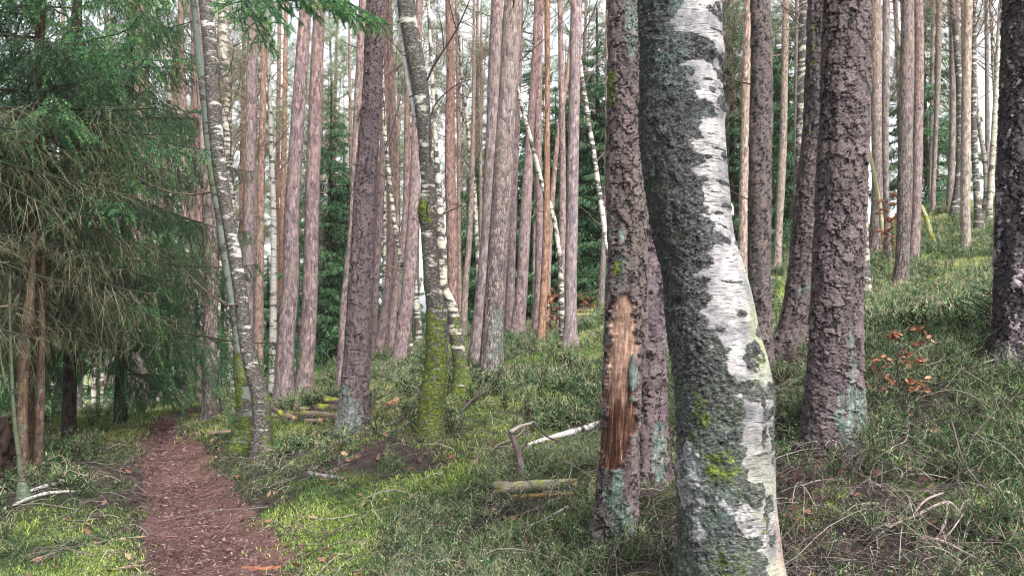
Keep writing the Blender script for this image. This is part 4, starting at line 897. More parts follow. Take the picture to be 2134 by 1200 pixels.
def build_path():
    g = G('trodden_earth'); P = g.pos(); nf = g.noise(P, 55, 6, .75); nm = g.noise(P, 9, 4, .6); nl = g.noise(P, 1.5, 3)
    c = g.ramp(nf, [(.3, lin('#2b1d1c')), (.5, lin('#563f3e')), (.68, lin('#7f6660'))]); c = g.mix(1, c, g.ramp(nm, [(.3, .65), (.7, 1.25)]), 'MULTIPLY'); c = g.mix(1, c, g.ramp(nl, [(.35, .6), (.6, 1.15)]), 'MULTIPLY')
    m = g.finish(c, .92, g.m('ADD', nf, g.m('MULTIPLY', nm, .5)), .02, .15)
    cum = np.concatenate([[0], np.cumsum(np.linalg.norm(np.diff(PATH[:, :2], axis=0), axis=1))]); s = np.linspace(0, cum[-1], 420)
    cx_ = np.interp(s, cum, PATH[:, 0]); cy_ = np.interp(s, cum, PATH[:, 1]); w = np.interp(s, cum, PATH[:, 2])
    for _ in range(12):
        cx_[1:-1] = (cx_[:-2]+cx_[1:-1]+cx_[2:])/3; cy_[1:-1] = (cy_[:-2]+cy_[1:-1]+cy_[2:])/3
    dx, dy = np.gradient(cx_), np.gradient(cy_); ll = np.hypot(dx, dy)+1e-9; nx, ny = -dy/ll, dx/ll
    k = 41; u = np.linspace(-1, 1, k); eL = w*(1.0+.22*n2(s, s*0, .35, 3)+.1*n2(s, s*0, .12, 4)); eR = w*(1.0+.22*n2(s, s*0+9, .35, 3)+.1*n2(s, s*0+4, .12, 4))
    o = np.where(u[None] < 0, u[None]*eL[:, None], u[None]*eR[:, None]); X = cx_[:, None]+nx[:, None]*o; Y = cy_[:, None]+ny[:, None]*o
    Z = H(X.ravel(), Y.ravel()).reshape(X.shape)+.012*(1-np.abs(u[None])**6)+.004+.006*n2(X.ravel(), Y.ravel(), .09, 8).reshape(X.shape)-.02*(np.abs(u[None]) > .99)
    i = np.arange(X.size).reshape(X.shape); F = np.stack([i[:-1, :-1], i[1:, :-1], i[1:, 1:], i[:-1, 1:]], -1).reshape(-1, 4)
    tag(mesh_np('path', np.stack([X.ravel(), Y.ravel(), Z.ravel()], 1), F, m), kind='structure')
    rng = np.random.default_rng(5); sp_ = Soup(); n = 34000; q = rng.random(n)**1.6*.85; si = np.interp(q*cum[-1], s, np.arange(len(s))).astype(int)
    u_ = rng.normal(0, .62, n)*w[si]; x = cx_[si]+nx[si]*u_+rng.normal(0, .04, n); y = cy_[si]+ny[si]*u_+rng.normal(0, .04, n); r = np.hypot(x, y)
    h, M = ground_frame(x, y, rng, .3); L = rng.gamma(2.0, .0029, n)*(1+.06*r)+.004; asp = rng.uniform(.12, .6, n)
    g_ = np.array([(-1, -.5, 0), (1, -.4, .08), (.9, .5, .14), (-.9, .45, .05)]); F = np.array([(0, 1, 2, 3)])
    Mm = M*L[:, None, None]; Mm[:, :, 1] *= asp[:, None]
    v = np.where(rng.random(n) < .015, .97, rng.uniform(0, .75, n))
    stamp(sp_, (g_, np.zeros((0, 3), int), F, np.zeros(4)), Mm, np.stack([x, y, h+.014+rng.random(n)*.012], 1), v)
    x, y = [], []
    m_ = 500; si = rng.integers(0, 260, m_); u_ = rng.normal(0, .5, m_)*w[si]; x = cx_[si]+nx[si]*u_; y = cy_[si]+ny[si]*u_
    P, R = curved_sticks(x, y, rng.uniform(.04, .16, m_), rng.uniform(.001, .0022, m_)*(1+.06*np.hypot(x, y)), rng, .004, 5, .3, .01); P[:, :, 2] += .01
    V, F = batch_tubes(P, R, 3); sp_.add(V, F, np.repeat(rng.uniform(.1, .8, m_), 15))
    tag(sp_.build('path_litter', M_CHIP), kind='stuff')
# ------------------------------------------------------------------ the listed trees
def dead_twigs(root, base, P, R):
    for i in range(len(P)):
        V, F = batch_tubes(P[i:i+1], R[i:i+1], 4); mesh_np('dead_branch', V, F, M_DEAD, root, None, origin=base)
def place_trees():
    rng = np.random.default_rng(3)
    for k, tint_, d, pts, lab, op in TREES:
        p = hit(pts[0][0], pts[0][1], 40)
        if p is not None and .74 < p[1]/d < 1.3 and not op.get('big'): d = float(p[1])
        th = {'pine': 19, 'birch': 13}[k] if d > 6 else 11
        if pts[0][2] < 13: th = 12
        if op.get('thin'): th = 4
        V, F, A, mat, base, curve, ztf = build_trunk(k, tint_, d, pts, op, th)
        root = empty('pine_tree' if k == 'pine' else 'birch_tree', base); tag(root, lab, 'tree')
        t = mesh_np('trunk', V, F, mat, root, A, origin=base); t.color = TINT(tint_, .25 if k == 'birch' else (.62 if op.get('hero') else .42))
        zr = curve[0]
        if k == 'pine' and pts[0][2] < 60:
            n = min(13, int((ztf-base[2])*(1.3+rng.random()*1.4))+2)
            dead_twigs(root, base, *stubs(curve, base[2]+.8+.15*(ztf-base[2]), ztf+.6, n, rng, .42))
        elif k == 'birch' and not op.get('big'):
            dead_twigs(root, base, *stubs(curve, base[2]+1.6, ztf+.6, min(9, int((ztf-base[2])*1.0)+2), rng, .5, .35, .5))
        if d > 13.5 and pts[0][2] > 8 and d < 40:      # crown of a tree whose top can be seen from here or nearly so
            zt = zr[-1]; s = Soup(); cxf = lambda h: np.interp(h, curve[0], curve[1]); cyf = lambda h: np.interp(h, curve[0], curve[2])
            if k == 'pine':
                hs, az, Ls = whorls(zt-base[2], (zt-base[2])*.58, 2.1, .65, 2, rng, .6); hs = hs+base[2]
                assemble(s, PINE_T, hs, az, Ls, rng, cxf, cyf, tilt=-.25)
            else:
                hs, az, Ls = whorls(zt-base[2], (zt-base[2])*.38, 2.0, .5, 2, rng, .5); hs = hs+base[2]
                assemble(s, BIRCH_T, hs, az, Ls, rng, cxf, cyf, tilt=-.7)
            s.build('crown', M_PCROWN if k == 'pine' else M_BTWIG, root, origin=base)
def bough_pine(L, rng):
    """open pine limb: bare wood with tufts at the ends of its twigs"""
    s = Soup(); K = 6; t = np.linspace(0, 1, K); P = np.stack([L*t, .1*L*np.sin(t*3), L*(.05*t+.2*t*t)], 1)
    V, F = batch_tubes(P[None], (.028*L/2*(1-t)+.006)[None], 4); s.add(V, F, .03)
    n = 11; tt = rng.uniform(.3, 1, n); B = np.stack([np.interp(tt, t, P[:, k]) for k in range(3)], 1); d = rng.normal(0, 1, (n, 3)); d[:, 0] = np.abs(d[:, 0])+.4; d[:, 2] = np.abs(d[:, 2])*.6; d /= np.linalg.norm(d, axis=1, keepdims=True)
    E = B+d*L*rng.uniform(.12, .32, n)[:, None]; V, F = batch_tubes(np.stack([B, (B+E)/2+[0, 0, -.03], E], 1), np.array([.012, .009, .005])[None].repeat(n, 0), 3); s.add(V, F, .05)
    m = 34*n; j = np.repeat(np.arange(n), 34); C = E[j]+rng.normal(0, .12, (m, 3))*[1, 1, .6]; q = rng.normal(0, 1, (m, 3)); q[:, 2] += .4; q /= np.linalg.norm(q, axis=1, keepdims=True)
    sd = np.cross(q, rng.normal(0, 1, (m, 3))); sd /= np.linalg.norm(sd, axis=1, keepdims=True)
    V = np.stack([C-sd*.012, C+sd*.012, C+q*rng.uniform(.08, .16, m)[:, None]], 1).reshape(-1, 3); s.add(V, tri_faces(m), np.repeat(rng.uniform(.2, 1, m), 3))
    return s.arrays()
def bough_birch(L, rng):
    s = Soup(); K = 6; t = np.linspace(0, 1, K); P = np.stack([L*t, .15*L*np.sin(t*2.5), L*(.3*t-.15*t*t)], 1)
    V, F = batch_tubes(P[None], (.016*L/2*(1-t)+.004)[None], 4); s.add(V, F, .1)
    for lev in range(2):
        n = 9 if lev == 0 else 46
        if lev == 0: tt = rng.uniform(.15, 1, n); B = np.stack([np.interp(tt, t, P[:, k]) for k in range(3)], 1)
        else: j = rng.integers(0, len(Q), n); u = rng.uniform(.2, 1, n)[:, None]; B = Q[j, 0]*(1-u)+Q[j, 3]*u
        d = rng.normal(0, .6, (n, 3)); d[:, 0] = np.abs(d[:, 0])+.7; d[:, 2] += .2; d /= np.linalg.norm(d, axis=1, keepdims=True); l = (L*rng.uniform(.2, .45, n)/(1+lev))[:, None]
        c = rng.normal(0, .08, (n, 3)); Q2 = np.stack([B, B+d*l*.35+c*l, B+d*l*.7+c*l-[0, 0, .02], B+d*l-[0, 0, .07]], 1)
        V, F = batch_tubes(Q2, np.array([.006, .005, .004, .002])[None].repeat(n, 0)/(1+.5*lev), 3); s.add(V, F, np.repeat(rng.uniform(.2, .9, n), 12)); Q = Q2
    return s.arrays()
_r = np.random.default_rng(11)
PINE_T = [(1.6, bough_pine(1.6, _r)), (1.6, bough_pine(1.6, _r)), (2.4, bough_pine(2.4, _r))]
BIRCH_T = [(1.5, bough_birch(1.5, _r)), (2.2, bough_birch(2.2, _r))]
FARS_T = [(1.0, far_branch(1.0, _r, dens=150)), (2.0, far_branch(2.0, _r, dens=150)), (3.2, far_branch(3.2, _r, dens=150))]
def simple_trunk(H_, r, rng, ns=12, lean=.02):
    z = np.concatenate([[-.5], np.linspace(0, H_, 26)]); th = np.linspace(0, 2*math.pi, ns, endpoint=False)
    cx_ = rng.normal(0, lean*1.2, len(z)).cumsum()*.3+z*rng.normal(0, lean); cx_ -= cx_[1]; cy_ = z*rng.normal(0, lean)
    rr = r*(1-.72*np.clip(z/H_, 0, 1))*(1+.22*np.exp(-np.maximum(z, 0)/.25))
    V = np.stack([(cx_[:, None]+rr[:, None]*np.cos(th)), (cy_[:, None]+rr[:, None]*np.sin(th)), z[:, None]+0*th[None]], -1).reshape(-1, 3)
    o = rng.uniform(0, 40, 3); rest = np.stack([(r*np.cos(th))[None]+0*z[:, None], (r*np.sin(th))[None]+0*z[:, None], z[:, None]+.5+0*th[None]], -1).reshape(-1, 3)+o
    i = np.arange(len(z)*ns).reshape(len(z), ns); a = i[:-1]; b = np.roll(a, -1, 1); d = i[1:]; c = np.roll(d, -1, 1)
    n = len(V); zz = np.repeat(z, ns)
    return V, np.stack([a, b, c, d], -1).reshape(-1, 4), {'rest': rest, 'lich': .4*np.exp(-np.maximum(zz, 0)/.3), 'moss': .3*np.exp(-np.maximum(zz, 0)/.2), 'furrow': .5*(1-sstep(0, 3, zz)), 'bare': np.zeros(n), 'bareh': np.zeros(n), 'hg': sstep(2, 8, zz), 'drk': np.full(n, .25)}, (z, cx_, cy_, rr)
def copy_thing(root, loc, rz, sc, label, group, tint=None):
    r = root.copy(); scene.collection.objects.link(r); r.location = [float(v) for v in loc]; r.rotation_euler = (0, 0, rz); r.scale = (sc, sc, sc)
    r['label'] = label; r['group'] = group
    for ch in root.children:
        c = ch.copy(); scene.collection.objects.link(c); c.parent = r
        if tint is not None and ch.name.startswith('trunk'): c.color = tint
    return r
def spruce_label(px, y, k):
    wh = [(150, 'behind the left spruces near the edge'), (330, 'behind the left spruce fringe'), (400, 'above the far bend of the path'), (520, 'behind the bent grey birch'), (610, 'behind the leaning lilac pine'),
          (695, 'just right of the paired pinkish pine'), (780, 'behind the dark purple-brown pine'), (1000, 'behind the mossy birch'), (1050, 'behind the stout grey-brown pine'), (1140, 'behind the orange-barked pine'), (1270, 'above the small far log pile'), (1500, 'behind the big white birch'),
          (1590, 'behind the straight dark brown pine'), (1700, 'behind the leaning dark pine'), (1900, 'left of the crest beside the dark scaly pine'), (2134, 'at the crest on the right')]
    w = [b for a, b in wh if px <= a][0]
    return 'dark green %s %s spruce %s' % (('short', 'mid-height', 'tall')[k],'nearer' if y < 27.5 else ('far' if y < 32.5 else 'farthest'), w)
def background():
    rng = np.random.default_rng(17)
    # distant pines
    protos = []
    for i in range(5):
        Ht = rng.uniform(17, 21); r = rng.uniform(.085, .135); V, F, A, cu = simple_trunk(Ht, r, rng); root = empty('pine_tree', (0, -60-i*3, -5)); tag(root, 'x', 'tree')
        t = mesh_np('trunk', V, F, M_PINE, root, A); cxf = lambda h: np.interp(h, cu[0], cu[1]); cyf = lambda h: np.interp(h, cu[0], cu[2])
        s = Soup(); V, F = batch_tubes(*stubs(cu, 3, Ht*.6, 26, rng, .5), 4); s.add(V, F, .02); hs, az, Ls = whorls(Ht, Ht*.48, 2.3, .6, 3, rng, .6); assemble(s, PINE_T, hs, az, Ls, rng, cxf, cyf, tilt=-.25); s.build('crown', M_PCROWN, root); protos.append(root)
    tints = ['#b9a0a2', '#ad939d', '#bd9888', '#b5a39d', '#a8949c']; used = set(); G_ = 'slender pines standing far back in the wood'
    pts = []
    def free(x, y, dmin):
        return all((x-a)**2+(y-b)**2 > dmin**2 for a, b in pts)
    for t in TREES: p = at(t[3][0][0], t[3][0][1], t[2]); pts.append((p[0], p[1]))
    n = 0; tries = 0
    while n < 115 and tries < 4000:
        tries += 1; y = rng.uniform(19, 58); a = rng.uniform(-.66, .70) if n % 3 else rng.uniform(-.62, -.25); x = y*a
        if y < 24 and abs(x) < 6 and x < 4: continue
        if x > 8 and y < 27 or not free(x, y, 1.5): continue
        if a > .1 and rng.random() < .25: continue
        pts.append((x, y)); k = int(rng.integers(0, 5)); rz = rng.uniform(0, 6.28); sc = rng.uniform(.85, 1.1); tint_h = tints[int(rng.integers(0, 5))]; loc = (x, y, hz(x, y))
        tint = TINT(tint_h); lab = 'slender pinkish pine standing far back among many alike'
        if k not in used: used.add(k); r = protos[k]; r.location = loc; r.rotation_euler = (0, 0, rz); r.scale = (sc,)*3; r['label'] = lab; r['group'] = G_; r.children[0].color = tint
        else: copy_thing(protos[k], loc, rz, sc, lab, G_, tint)
        n += 1
    # distant spruces
    protos = []
    for i in range(3):
        Ht = (9.5, 12, 14)[i]; V, F, A, cu = simple_trunk(Ht, .13, rng, 10, .005); root = empty('spruce_tree', (0, -80-i*3, -5)); tag(root, 'x', 'tree')
        t = mesh_np('trunk', V, F, M_PINE, root, A); t.color = lin('#5d5048'); cxf = lambda h: np.interp(h, cu[0], cu[1]); cyf = lambda h: np.interp(h, cu[0], cu[2])
        s = Soup(); hs, az, Ls = whorls(Ht, .35+i*.3, 2.9, .26, 4, rng, .8); assemble(s, FARS_T, hs, az, Ls, rng, cxf, cyf); s.build('crown', M_FARSPR, root); protos.append(root)
    spots = [(685,25,1,.85),(710,31,2,.7),(1010,32,1,.7),(1248,26,1,.9),(1225,33,2,.9),(1160,31,1,.8),(1100,34,0,1.0),
             (1530,26,1,.9),(1600,30,2,.8),(1650,26,1,.85),(1940,27,1,.8),(975,36,0,.9),(745,29,0,.8),(560,34,0,.7),(450,31,0,.9),(350,27,0,.9),(20,22,0,1.1),(840,44,1,.8),(1120,27,0,1.1),(1200,27,0,1.0),(660,34,1,.8),(1575,33,1,1.0),(1630,34,2,.8),(1015,27,0,.9),(1440,30,1,1),(1380,36,2,1),(-60,26,2,1)]
    used = set(); G2 = 'dark spruces closing the view behind the pines'
    for px, y, k, sc in spots:
        p = at(px, 650, y); x = p[0]; loc = (x, y, hz(x, y)-.05); lab = spruce_label(px, y, k); rz = rng.uniform(0, 6.28)
        if k not in used: used.add(k); r = protos[k]; r.location = loc; r.rotation_euler = (0, 0, rz); r.scale = (sc,)*3; r['label'] = lab; r['group'] = G2
        else: copy_thing(protos[k], loc, rz, sc, lab, G2)
    # distant birches
    root = None
    for i, (px, y) in enumerate([(360,26),(200,22),(265,25),(325,30),(395,27),(455,24),(530,27),(150,27),(470,28),(800,27),(905,26),(960,30),(1030,27),(1340,28),(1500,24),(1690,26),(1900,24),(2000,29),(640,30),(250,27),(1180,33),(2090,26)]):
        x = at(px, 650, y)[0]; loc = (x, y, hz(x, y)); G3 = 'thin birches scattered in the background'; lab = 'thin pale birch with bare twiggy crown far back between the pines'
        if root is None:
            V, F, A, cu = simple_trunk(14, .085, rng, 10, .03); root = empty('birch_tree', loc); tag(root, lab, 'tree', G3); t = mesh_np('trunk', V, F, M_BIRCH, root, A); t.color = lin('#ddd9cc')
            s = Soup(); hs, az, Ls = whorls(14, 4, 2.2, .4, 3, rng, .5); assemble(s, BIRCH_T, hs, az, Ls, rng, lambda h: np.interp(h, cu[0], cu[1]), lambda h: np.interp(h, cu[0], cu[2]), tilt=-.7); s.build('crown', M_BTWIG, root)
        else: copy_thing(root, loc, rng.uniform(0, 6.28), rng.uniform(.8, 1.2), lab, G3)
# ------------------------------------------------------------------ the spruces on the left
def left_spruces():
    rng = np.random.default_rng(29)
    T = [(L, spruce_branch(L, rng, .30, .85, 150, .024, .0075, .055)) for L in (.8, 1.3, 1.9, 2.5)]
    TD = [(L, spruce_branch(L, rng, .3, .9, 0, 0, 0, .05, dead=True)) for L in (.7, .9, 1.2, 1.5, 1.9)]
    spec = [  # px of trunk, distance, trunk radius, height, first green branch, longest branch, dead zone, label, face
        (62, 7.6, .065, 13, 3.1, 2.3, (1.5, 4.0), 'spruce with a bare brown trunk and a tangle of dead twigs at the left edge', None),
        (150, 10.5, .09, 15, 1.7, 3.0, (1.6, 3.2), 'tall spruce with drooping dark boughs, second from the left edge', None),
        (255, 13.0, .10, 16, .9, 2.4, None, 'spruce whose fringe of hanging green twigs reaches toward the path', None),
        (-130, 6.4, .09, 13, 3.3, 1.9, (1.5, 3.8), 'spruce beyond the left edge reaching twiggy boughs into the view', None)]
    for px, d, r, Ht, hg, Lm, dz, lab, _ in spec:
        p = at(px, 700, d); base = np.array([p[0], d, hz(p[0], d)]); V, F, A, cu = simple_trunk(Ht, r, rng, 20, .004)
        root = empty('spruce_tree', base); tag(root, lab, 'tree'); t = mesh_np('trunk', V, F, M_PINE, root, A); t.color = lin('#5b4a3e' if d < 8 else '#4a433d')
        s = Soup(); cxf = lambda h: np.interp(h, cu[0], cu[1]); cyf = lambda h: np.interp(h, cu[0], cu[2])
        top = 7.0 if d < 14 else 9.0
        hs, az, Ls = whorls(Ht, hg, Lm, .23 if d > 9 else .27, 3, rng, .7); m = hs < top; hs, az, Ls = hs[m], az[m], Ls[m]
        m = ~((np.sin(az) > .55) & (rng.random(len(az)) < .5)); hs, az, Ls = hs[m], az[m], Ls[m]
        assemble(s, T, hs, az, Ls, rng, cxf, cyf, dv=.20)
        hs, az, Ls = whorls(Ht, top, Lm*.6, .7, 3, rng, .7); assemble(s, [(2.0, FARS_T[1][1])], hs, az, Ls, rng, cxf, cyf)
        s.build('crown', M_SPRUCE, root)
        if dz:
            s = Soup(); hs, az, Ls = whorls(dz[1], dz[0], 1.0, .085, 3, rng, 0); Ls = rng.uniform(.5, 1.75, len(hs)); assemble(s, TD, hs, az, Ls, rng, cxf, cyf, tilt=.12); tag(s.build('dead_twigs', M_DEADSPR, root), kind='stuff')
    # the near spruce overhead, whose bough hangs into the top of the view
    base = np.array([-2.9, 2.9, hz(-2.9, 2.9)]); V, F, A, cu = simple_trunk(12, .12, rng, 20, .002)
    root = empty('spruce_tree', base); tag(root, 'near spruce whose green bough hangs into the top of the view', 'tree'); t = mesh_np('trunk', V, F, M_PINE, root, A); t.color = lin('#67594f')
    targets = [((600,-70),3.9,(788,92)),((590,-60),4.0,(752,78)),((560,-90),4.1,(705,62)),((560,-60),4.2,(655,58)),((500,-60),3.8,(585,80)),((480,-70),4.0,(540,120)),((520,-100),4.0,(570,45)),((620,-90),4.2,(690,20)),((540,-90),3.9,(640,25)),((500,-90),4.1,(520,70))]
    for (a, d, e) in targets:
        P0 = at(a[0], a[1], d); P1 = at(e[0], e[1], d-.15); v = P1-P0; L = np.linalg.norm(v)*1.05; L = max(L, .5)
        az = math.atan2(v[1], v[0]); el = math.asin(v[2]/np.linalg.norm(v))+.1
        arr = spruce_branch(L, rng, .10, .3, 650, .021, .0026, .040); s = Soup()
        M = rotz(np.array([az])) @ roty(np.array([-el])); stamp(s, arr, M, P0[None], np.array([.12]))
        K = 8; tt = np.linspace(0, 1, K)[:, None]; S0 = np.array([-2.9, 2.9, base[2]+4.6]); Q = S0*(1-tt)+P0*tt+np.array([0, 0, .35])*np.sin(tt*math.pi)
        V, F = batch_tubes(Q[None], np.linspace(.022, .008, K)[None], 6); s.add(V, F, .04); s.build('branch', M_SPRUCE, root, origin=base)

def haze():
    V = np.array([(x, y, z) for x in (-520, 520) for y in (-60, 560) for z in (-75, 30)], float); F = np.array([(0,1,3,2),(4,6,7,5),(0,4,5,1),(2,3,7,6),(0,2,6,4),(1,5,7,3)])
    m = bpy.data.materials.new('thin_haze'); m.use_nodes = True; nt = m.node_tree; nt.nodes.clear(); o = nt.nodes.new('ShaderNodeOutputMaterial'); v = nt.nodes.new('ShaderNodeVolumePrincipled')
    v.inputs['Density'].default_value = HAZE; v.inputs['Color'].default_value = (.92, .95, 1, 1); v.inputs['Anisotropy'].default_value = .2; nt.links.new(v.outputs[0], o.inputs['Volume'])
    tag(mesh_np('haze', V, F, m, smooth=False), kind='stuff')
# ------------------------------------------------------------------ logs, branches, saplings
def wood_mat(name, a, b, mossy=0.0, white=False):
    g = G(name); R = g.attr('rest', True); nf = g.noise(g.vmap(R, (.25, 1, 1)), 60, 5, .7); nm = g.noise(R, 9, 4, .6)
    c = g.mix(g.ramp(nf, [(.3, 0), (.7, 1)]), lin(a), lin(b))
    if white: c = g.mix(g.ramp(g.noise(g.vmap(R, (30, 5, 5)), 1., 4, .6), [(.55, 0), (.62, 1)]), c, lin('#3a3532'))
    c = g.mix(g.ramp(g.m('ADD', nm, mossy), [(.75, 0), (.85, 1)]), c, g.mix(nf, lin('#39430f'), lin('#8e9b28')))
    return g.finish(c, .85, g.m('ADD', nf, nm), .008)
M_LOG = wood_mat('weathered_log', '#4d4038', '#998777', .22); M_LOGD = wood_mat('dark_log', '#241d1b', '#5e5049', .24); M_BLOG = wood_mat('birch_log', '#858380', '#c0bebb', .1, True)
M_STICKW = wood_mat('bleached_wood', '#6f6660', '#a69e96'); M_STICKP = wood_mat('purplish_bark', '#3b2f32', '#75656a'); M_GLOG = wood_mat('grey_log', '#4b483c', '#8f8b78', .2)
M_CUT = (lambda g: g.finish(g.ramp(g.noise(g.vmap(g.attr('rest', True), (1, 1, 1)), 40, 4), [(.35, lin('#6b4a30')), (.65, lin('#a8825c'))]), .8))(G('cut_wood'))
M_DARKB = wood_mat('dark_twig_bark', '#2a2326', '#5c4f50')
def stick_mesh(pts, rads, sides=10, sub=8, wob=.12, seed=0, caps=True):
    pts = np.array(pts, float); rads = np.array(rads, float); n = len(pts); K = (n-1)*sub+1; t = np.linspace(0, n-1, K)
    P = np.stack([hermite(np.arange(n), pts[:, k], t) for k in range(3)], 1); r = np.interp(t, np.arange(n), rads)
    V, F = batch_tubes(P[None], np.ones((1, K)), sides); V = V.reshape(K, sides, 3); C = P[:, None, :]; D = V-C
    L = np.concatenate([[0], np.cumsum(np.linalg.norm(np.diff(P, axis=0), axis=1))]); th = np.arange(sides)*2*math.pi/sides
    rest = np.stack([np.broadcast_to(L[:, None], (K, sides)), np.broadcast_to(np.cos(th)*r.mean(), (K, sides)), np.broadcast_to(np.sin(th)*r.mean(), (K, sides))], -1).reshape(-1, 3)+seed*3.3
    nz = fbm(rest*[18, 40, 40], 3, seed).reshape(K, sides, 1); V = C+D*(r[:, None, None]*(1+wob*nz*1.6)); V = V.reshape(-1, 3)
    T = np.zeros((0, 3), int)
    if caps:
        b = len(V); V = np.concatenate([V, P[:1], P[-1:]]); rest = np.concatenate([rest, rest[:1], rest[-1:]]); i = np.arange(sides); j = (i+1) % sides
        T = np.concatenate([np.stack([j, i, np.full(sides, b)], 1), np.stack([(K-1)*sides+i, (K-1)*sides+j, np.full(sides, b+1)], 1)])
    return V, F, T, rest
def stick(name, pts, rads, mat, label=None, cat=None, group=None, parent=None, origin=None, cut=False, **kw):
    V, F, T, rest = stick_mesh(pts, rads, **kw); o0 = np.array(pts[0]) if origin is None else origin
    o = mesh_np(name, V, [F, T], mat, parent, {'rest': rest}, origin=o0)
    if parent is None: o.location = [float(v) for v in o0]
    if cut:
        o.data.materials.append(M_CUT); mi = np.zeros(len(o.data.polygons), np.int32); mi[len(F):] = 1; o.data.polygons.foreach_set('material_index', mi)
    return tag(o, label, cat, group)
def gline(px, lift, y1=60): return [gp(a, b, l) for (a, b), l in zip(px, lift)]
def rpx(p, w): return w/2*p[1]/F_PX
def things():
    rng = np.random.default_rng(41)
    def glog(px, w, mat, label, lift=None, cut=True, name='log', cat='log', group=None, dref=None, **kw):
        P = []
        for i, (a, b) in enumerate(px):
            p = gp(a, b+w[i]*.45); p = p if dref is None else at(a, b, dref); 
            if dref is None: p[2] += rpx(p, w[i])*.8
            if lift: p[2] += lift[i]
            P.append(p)
        return stick(name, P, [rpx(p, w_) for p, w_ in zip(P, w)], mat, label, cat, group, cut=cut, sides=14, **kw)
    Gs = 'cut logs stacked beside the path'
    glog([(598,862),(655,864),(714,869)], [15,16,15], M_LOG, 'long pale log lying across the front of the stack by the path', group=Gs, seed=1)
    d0 = gp(655, 870)[1]+.12
    glog([(655,851),(685,851),(716,854)], [19,20,19], M_LOGD, 'thick dark log resting behind the long pale one in the stack', group=Gs, dref=d0+.1, seed=2)
    glog([(673,834),(706,836)], [15,15], M_LOGD, 'short mossy log topmost of the stack by the path', group=Gs, dref=d0+.3, seed=3)
    glog([(636,878),(670,877)], [11,11], M_LOG, 'short thin log lying in front of the stack', group=Gs, seed=4)
    glog([(564,869),(590,866),(614,871)], [12,15,12], M_LOG, 'knobbly short log at the left end of the stack', group=Gs, seed=5)
    glog([(566,850),(584,860),(592,874)], [9,12,10], M_LOGD, 'dark broken stub leaning on the left end of the stack', group=Gs, dref=d0-.15, seed=6)
    glog([(612,853),(645,851)], [11,10], M_LOG, 'short light log behind the left half of the long pale one', group=Gs, dref=d0+.2, seed=66)
    glog([(437,903),(458,901),(480,899)], [9,9,8], M_LOG, 'mossy piece of log on the grass right of the path', seed=7)
    glog([(806,843),(832,834)], [11,15], M_CUT, 'fresh orange split log lying left of the mossy birch', seed=8)
    glog([(1095,929),(1140,914),(1185,902),(1222,892),(1262,878)], [7,10,13,14,14], M_BLOG, 'white birch log lying in the grass left of the damaged pine', seed=9)
    glog([(1028,1017),(1090,1013),(1150,1009),(1200,1006)], [26,25,22,20], M_GLOG, 'grey sawn log half buried in twigs left of the damaged pine', seed=10)
    glog([(1062,1036),(1120,1034),(1195,1028)], [8,9,7], wood_mat('orange_bark', '#54351d', '#8d683a'), 'thin orange-barked branch lying under the grey sawn log', name='fallen_branch', cat='branch', seed=11)
    glog([(640,985),(662,990),(690,994),(716,998)], [6,10,8,7], wood_mat('black_white_bark', '#1d1b1c', '#a09d9c'), 'blackish birch branch piece lying on the moss before the middle trees', name='fallen_branch', cat='branch', seed=12)
    # broken branch standing in the slope
    p = gp(1092, 1002); y = p[1]; root = stick('broken_branch', [at(a, b, y) for a, b in [(1093,1006),(1086,975),(1080,945),(1070,915),(1063,898)]], [rpx(p, w) for w in (15,14,13,11,9)], M_STICKP, 'purple-brown broken branch propped upright with a crooked arm', 'branch', sides=14, seed=13, wob=.25)
    o = np.array(root.location)
    stick('side_branch', [at(a, b, y-.02) for a, b in [(1064,900),(1085,888),(1112,880)]], [rpx(p, w) for w in (9,8,6)], M_STICKW, parent=root, origin=o, seed=14, wob=.2)
    stick('side_branch', [at(a, b, y-.03) for a, b in [(1111,879),(1125,895),(1145,912),(1168,918)]], [rpx(p, w) for w in (6,5,4,3)], M_DARKB, parent=root, origin=o, seed=15, wob=.2)
    # branchy dead limbs, lower right
    def limb(px, w, lift, mat, label, subs=(), seed=0):
        P = gline(px, lift); r = stick('fallen_branch', P, [rpx(q, x) for q, x in zip(P, w)], mat, label, 'branch', seed=seed, wob=.2, sides=9); o = np.array(r.location)
        for k, (spx, sw, sl) in enumerate(subs):
            Q = gline(spx, sl); stick('side_branch', Q, [rpx(q, x) for q, x in zip(Q, sw)], mat, parent=r, origin=o, seed=seed+k+1, wob=.2, sides=7)
    M_L = wood_mat('dry_grey_branch', '#4e4440', '#a89a92')
    limb([(1822,1142),(1860,1125),(1905,1108),(1972,1092),(2000,1100),(2028,1106)], (4,5,6,7,6,4), (.04,.06,.07,.10,.07,.03), M_L, 'forked grey dead branch arching over the twigs at lower right', [([(1905,1108),(1930,1098),(1968,1086)],(4,5,3),(.08,.12,.13)), ([(1976,1094),(1972,1125),(1955,1150),(1925,1170)],(6,5,4,3),(.10,.08,.06,.03)), ([(1858,1127),(1835,1128),(1800,1150)],(5,4,2),(.06,.07,.04)), ([(2000,1100),(2015,1090),(2036,1092)],(5,3,2),(.07,.1,.1))], 20)
    limb([(1910,1150),(1960,1163),(2020,1182),(2070,1196)], (9,8,6,4), (.06,.07,.05,.03), M_L, 'dark forked branch lying at the bottom right corner', [([(1960,1163),(1985,1150),(2010,1128)],(5,4,2),(.06,.09,.12))], 30)
    limb([(1986,975),(2010,1020),(2050,1055),(2100,1100),(2134,1150)], (4,5,5,4,4), (.25,.14,.09,.06,.04), M_DARKB, 'long thin dark twig curving down the lower right slope', [([(2010,1020),(2035,985),(2075,955)],(3,3,2),(.14,.2,.25))], 40)
